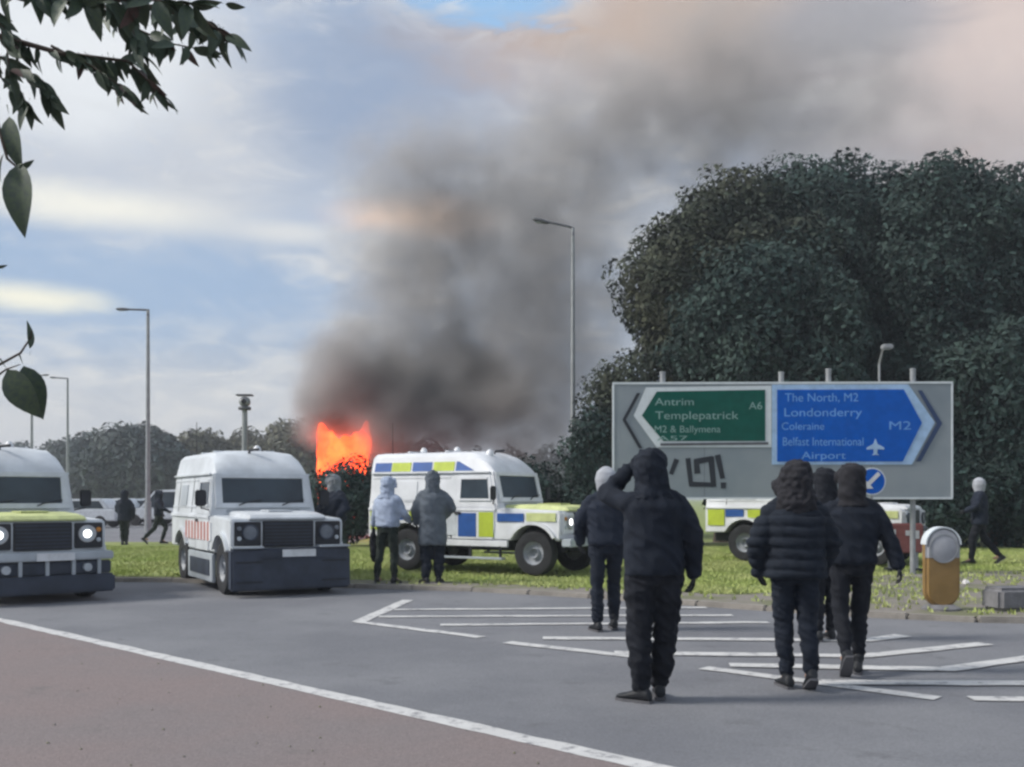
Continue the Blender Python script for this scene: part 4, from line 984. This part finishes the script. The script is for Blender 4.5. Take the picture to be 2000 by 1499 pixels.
LM = [leafmesh('leaf', 'leaf_near'), leafmesh('leaf_reddish', 'leaf_red')]
rnd = random.Random(4)
def add_leaf(p, dirv, roll, ln, me=None, wide=1.0):
    d = Vector(dirv).normalized(); up = Vector((0, -1, .25)); up = (up-d*up.dot(d)).normalized(); x = d.cross(up)
    m3 = Matrix((x, d, up)).transposed() @ Matrix.Rotation(roll, 3, 'Y')
    o = bpy.data.objects.new('leaf', me or (LM[1] if rnd.random() < .10 else LM[0])); C.objects.link(o); o.parent = nt
    o.matrix_local = Matrix.Translation(Vector(p)-org) @ m3.to_4x4() @ Matrix.Diagonal((ln*wide, ln, ln, 1))
    return o
def twig(pts, r0=.006, leaves=0, ln=.07, droop=(.45, 0, -1), spread=.8, t0=0.05):
    P_ = [Vector(p) for p in pts]
    MB().tube([p-org for p in P_], [r0*(1-.75*i/(len(P_)-1)) for i in range(len(P_))], 6).build('twig', 'bark', nt, smooth=True)
    for k in range(leaves):
        t = t0+(1-t0)*(k+rnd.random()*.8)/leaves; u = min(t, .999)*(len(P_)-1); i = int(u); p = P_[i].lerp(P_[i+1], u-i)
        dv = Vector(droop)+Vector((rnd.uniform(-1, 1)*spread, rnd.uniform(-.6, .6), rnd.uniform(-.5, .7)*spread))
        add_leaf(p, dv, rnd.uniform(-1.3, 1.3), ln*rnd.uniform(.7, 1.25))
j0 = org+Vector((.1, 0, 3.1))
fork = at(-260, -120, ND+.1)
MB().tube([j0-org, (j0.lerp(fork, .5)+Vector((0, 0, .15)))-org, fork-org], [.05, .035, .018], 8).build('branch', 'bark', nt, smooth=True)
A_ = lambda px, py, dd=0: at(px, py, ND+dd)
twig([fork, A_(60, -30), A_(260, 5), A_(400, 40), A_(452, 80)], .008, 40, .055, (.55, 0, -1), 1.0, .25)
twig([fork, A_(-40, 60, .1), A_(120, 105, .1), A_(250, 120, .15), A_(322, 190, .15)], .008, 46, .052, (.5, 0, -1), 1.0, .25)
twig([A_(150, -20, .3), A_(230, 40, .3), A_(330, 85, .3), A_(410, 100, .3)], .004, 30, .058, (.55, 0, -1), 1.1)
twig([A_(-20, -40, -.1), A_(120, -5, -.1), A_(300, 0, -.1), A_(385, 10, -.1)], .006, 46, .066, (.4, 0, -.8), 1.2)
twig([A_(-60, 90, .2), A_(20, 120, .2), A_(80, 160, .2), A_(105, 200, .2)], .004, 26, .058, (.55, 0, -1), 1.0)
twig([A_(100, 90, .1), A_(180, 130, .1), A_(230, 165, .1), A_(255, 185, .1)], .003, 22, .050, (.5, 0, -1), .9)
twig([A_(-40, 0, .1), A_(10, 60, .1), A_(20, 150, .1)], .004, 20, .055, (.3, 0, -1), 1.0)
twig([A_(200, 10, .2), A_(260, 60, .2), A_(275, 120, .2)], .003, 18, .055, (.3, 0, -1), 1.0)
twig([A_(-60, 130, .15), A_(0, 150, .15), A_(40, 185, .15), A_(60, 210, .15)], .003, 16, .055, (.4, 0, -1), 1.0)
twig([A_(300, -10, .15), A_(345, 30, .15), A_(380, 60, .15)], .003, 16, .05, (.5, 0, -1), 1.1)
add_leaf(A_(440, 8), (1, .1, -.22), 1.0, .040, LM[0])
# hanging shoot at the left edge
twig([fork, A_(-60, 120, -.3), A_(-8, 230, -.35), A_(14, 310, -.35), A_(36, 330, -.35)], .006, 0)
add_leaf(A_(18, 228, -.35), (.14, -.1, -1), .3, .092, LM[0], 1.15); add_leaf(A_(40, 318, -.35), (0, -.15, -1), .15, .125, LM[0], 1.2)
add_leaf(A_(8, 300, -.35), (-.3, -.1, -1), .9, .05, LM[0]); add_leaf(A_(36, 330, -.35), (1, .1, .5), 1.1, .03, LM[0])
# lower shoot
twig([A_(-260, 640, -.3), A_(-60, 720, -.35), A_(0, 712, -.35), A_(40, 690, -.35), A_(60, 660, -.35), A_(62, 645, -.35)], .0035, 0)
MB().tube([Vector((0, 0, 1.7)), A_(-400, 700, -.3)-org, A_(-260, 640, -.3)-org], [.02, .008, .005], 6).build('branch', 'bark', nt, smooth=True)
add_leaf(A_(58, 682, -.35), (.05, 0, 1), 1.15, .050, LM[0], .8)
twig([A_(-60, 720, -.35), A_(-6, 735, -.36), A_(12, 722, -.36), A_(40, 712, -.36)], .003, 0)
add_leaf(A_(14, 722, -.36), (.62, -.1, -1), .25, .098, LM[0], 1.45); add_leaf(A_(46, 715, -.33), (.38, 0, -1), -.35, .095, LM[0], 1.3)
add_leaf(A_(-8, 522, -.3), (1, 0, .05), 1.2, .02, LM[0])

# ------------------------------------------------------------------ fire and smoke
FD = 40.0
def tongues():
    rnd = random.Random(8)
    f = empty('fire', (gx(668, FD), FD, 0)); tag(f, 'bright orange flames burning behind the vehicles under the dark smoke', 'fire')
    fm = mat('flame', (0.0, 0.0, 0.0), 1.0, emit=(1.0, .135, .03), es=1.0)
    t = NT(fm.node_tree); b = fm.node_tree.nodes['Principled BSDF']
    n = t.n('ShaderNodeTexNoise', {'Vector': t.n('ShaderNodeTexCoord').outputs['Object'], 'Scale': 1.5, 'Detail': 4.0}).outputs[0]
    t.link(t.mix(t.ss(n, .40, .75), (1.0, .060, .016), (1.0, .135, .030)), b.inputs['Emission Color'])
    b.inputs['Emission Strength'].default_value = 3.6
    mb = MB()
    for (x, y, z1, r, lean) in ((-.66, .1, 4.40, .44, -.16), (-.3, -.1, 4.15, .50, -.05), (.08, -.05, 3.95, .55, .0), (.40, 0, 4.1, .50, .10), (.76, .05, 4.5, .36, .24), (-.80, 0, 3.7, .34, -.1), (.05, .3, 3.7, .6, 0), (.72, .1, 3.6, .32, .1)):
        pts = []; rad = []
        for k in range(12):
            u = k/11; z = .3+(z1-.3)*u
            pts.append((x*(.25+.75*u**.8)+lean*max(0, u-.5)*2+.06*math.sin(u*7+x*5), y+.08*math.cos(u*6+x), z)); rad.append(max(.05, r*(1.12*math.sin(math.pi*min(1, .36+.60*u))**.8)))
        mb.tube(pts, rad, 14)
    gl = MB(); gl.v = [(v[0]*1.16, v[1]*1.3, .25+(v[2]-.25)*1.04) for v in mb.v]; gl.f = list(mb.f)
    gm = bpy.data.materials.new('flame_glow'); gm.use_nodes = True; gm.node_tree.nodes.clear(); tg = NT(gm.node_tree)
    em = tg.n('ShaderNodeEmission', {'Color': (1.0, .15, .035, 1), 'Strength': .7}); tg.link(em.outputs[0], tg.n('ShaderNodeOutputMaterial').inputs['Volume'])
    part('flame_glow', fuse(gl, .09, 8, lambda co, n: .12*noise.noise((co.x*1.6, co.y*1.6, co.z*1.5))), 'blade', f).data.materials[0] = gm
    part('flame', fuse(mb, .06, 5, lambda co, n: .16*noise.noise((co.x*2.6, co.y*2.6, co.z*1.6))), 'blade', f).data.materials[0] = fm
tongues()

def smoke():
    PF = [  # px, py, radius px, density per metre
        (645, 780, 78, 0.893), (715, 780, 95, 0.978), (680, 725, 95, 0.893), (790, 810, 100, 0.893), (870, 810, 95, 0.731), (760, 720, 95, 0.646), (870, 720, 100, 0.807), (925, 740, 61, 0.807), (960, 810, 106, 0.600), (1040, 830, 112, 0.383), (640, 820, 50, 0.560),
        (820, 650, 112, 0.191), (900, 650, 100, 0.191), (760, 610, 106, 0.152), (830, 550, 123, 0.191), (730, 550, 112, 0.145), (800, 490, 112, 0.205), (880, 480, 112, 0.191), (700, 490, 84, 0.139), (645, 490, 47, 0.112), (740, 455, 67, 0.046), (690, 640, 67, 0.106),
        (740, 350, 117, 0.158), (830, 330, 134, 0.211), (890, 380, 112, 0.152), (780, 300, 100, 0.158), (700, 400, 84, 0.092), (870, 455, 56, 0.036),
        (1000, 730, 156, 0.240), (1090, 770, 145, 0.203), (1000, 590, 168, 0.205), (1080, 640, 145, 0.172), (1110, 500, 168, 0.139), (960, 430, 145, 0.172), (1000, 330, 168, 0.119), (1100, 400, 168, 0.106), (1180, 690, 100, 0.105), (1180, 560, 100, 0.073),
        (1110, 250, 179, 0.106), (1200, 170, 168, 0.132), (1330, 190, 190, 0.119), (1250, 300, 179, 0.086), (1400, 120, 168, 0.119), (1480, 230, 179, 0.119), (1600, 170, 179, 0.119), (1700, 100, 145, 0.086), (1740, 240, 156, 0.086), (1880, 240, 156, 0.073), (1350, 50, 134, 0.040), (2010, 300, 168, 0.053), (2150, 230, 179, 0.059), (2300, 260, 179, 0.059), (650, 810, 67, 0.598), (700, 825, 67, 0.598), (735, 850, 56, 0.513), (1050, 620, 230, 0.033), (1050, 400, 240, 0.033), (1250, 260, 260, 0.033), (1500, 180, 260, 0.040), (1750, 200, 240, 0.033), (1450, 60, 200, 0.033)]
    me = bpy.data.meshes.new('smoke'); me.from_pydata([(0, 0, 0), (.01, 0, 0), (0, .01, 0)], [], [(0, 1, 2)])
    o = bpy.data.objects.new('smoke', me); C.objects.link(o); tag(o, 'grey brown smoke billowing up from the fire and drifting right', 'smoke', kind='stuff')
    m = bpy.data.materials.new('smoke'); m.use_nodes = True; m.node_tree.nodes.clear(); t = NT(m.node_tree)
    at_ = t.n('ShaderNodeAttribute', None, attribute_name='density')
    pv = t.n('ShaderNodeVolumePrincipled', {'Color': (.93, .895, .87, 1), 'Density': at_.outputs['Fac'], 'Anisotropy': .1})
    pv.inputs['Density Attribute'].default_value = ''
    t.link(pv.outputs[0], t.n('ShaderNodeOutputMaterial').inputs['Volume'])
    ng = bpy.data.node_groups.new('smoke_volume', 'GeometryNodeTree')
    ng.interface.new_socket('Geometry', in_out='INPUT', socket_type='NodeSocketGeometry'); ng.interface.new_socket('Geometry', in_out='OUTPUT', socket_type='NodeSocketGeometry')
    g = NT(ng); pos = g.n('GeometryNodeInputPosition').outputs[0]
    def vnoise(scale, detail, off):
        p = g.n('ShaderNodeVectorMath', {0: pos, 1: off}, operation='ADD').outputs[0]
        return g.n('ShaderNodeTexNoise', {'Vector': p, 'Scale': scale, 'Detail': detail, 'Roughness': .55})
    w1 = vnoise(.33, 3.0, (3, 9, 1)).outputs['Color']; w2 = vnoise(1.0, 3.0, (13, 2, 7)).outputs['Color']
    c1 = g.n('ShaderNodeVectorMath', {0: w1, 1: (.5, .5, .5)}, operation='SUBTRACT').outputs[0]; c2 = g.n('ShaderNodeVectorMath', {0: w2, 1: (.5, .5, .5)}, operation='SUBTRACT').outputs[0]
    wp = g.n('ShaderNodeVectorMath', {0: c1, 1: (3.2, 3.2, 3.2), 2: pos}, operation='MULTIPLY_ADD').outputs[0]
    wp = g.n('ShaderNodeVectorMath', {0: c2, 1: (1.3, 1.3, 1.3), 2: wp}, operation='MULTIPLY_ADD').outputs[0]
    rn = random.Random(2); tot = None
    for (px, py, r, dn) in PF:
        c = at(px, py, FD); c.y = FD+rn.uniform(-1, 1.5)
        d = g.n('ShaderNodeVectorMath', {0: wp, 1: c}, operation='DISTANCE').outputs['Value']
        k = g.n('ShaderNodeMapRange', {0: d, 1: r/50*1.25, 2: r/50*.25, 3: 0.0, 4: dn}, interpolation_type='SMOOTHSTEP').outputs[0]
        tot = k if tot is None else g.m('ADD', tot, k)
    nz = vnoise(.62, 6.0, (1, 1, 1)).outputs[0]
    dens = g.m('MULTIPLY', tot, g.ss(nz, .34, .62, .45, 1.4))
    vc = g.n('GeometryNodeVolumeCube', {'Density': dens, 'Min': (-11, 33.5, 2.5), 'Max': (31, 46, 23.0), 'Resolution X': 230, 'Resolution Y': 66, 'Resolution Z': 116})
    sm_ = g.n('GeometryNodeSetMaterial', {'Geometry': vc.outputs[0], 'Material': m})
    go = g.n('NodeGroupOutput'); g.link(sm_.outputs[0], go.inputs[0]); g.n('NodeGroupInput')
    md = o.modifiers.new('smoke', 'NODES'); md.node_group = ng
    me.materials.append(m)
smoke()

# ------------------------------------------------------------------ thin haze over the whole place
hz = MB().box(-650, 650, -120, 720, -1.2, 27).build('haze', 'galv')
hm_ = bpy.data.materials.new('haze'); hm_.use_nodes = True; hm_.node_tree.nodes.clear(); t_ = NT(hm_.node_tree)
hv = t_.n('ShaderNodeVolumePrincipled', {'Color': (.86, .92, 1.0, 1), 'Density': .0012, 'Anisotropy': .2}); hv.inputs['Density Attribute'].default_value = ''
t_.link(hv.outputs[0], t_.n('ShaderNodeOutputMaterial').inputs['Volume'])
hz.data.materials[0] = hm_; tag(hz, kind='stuff')
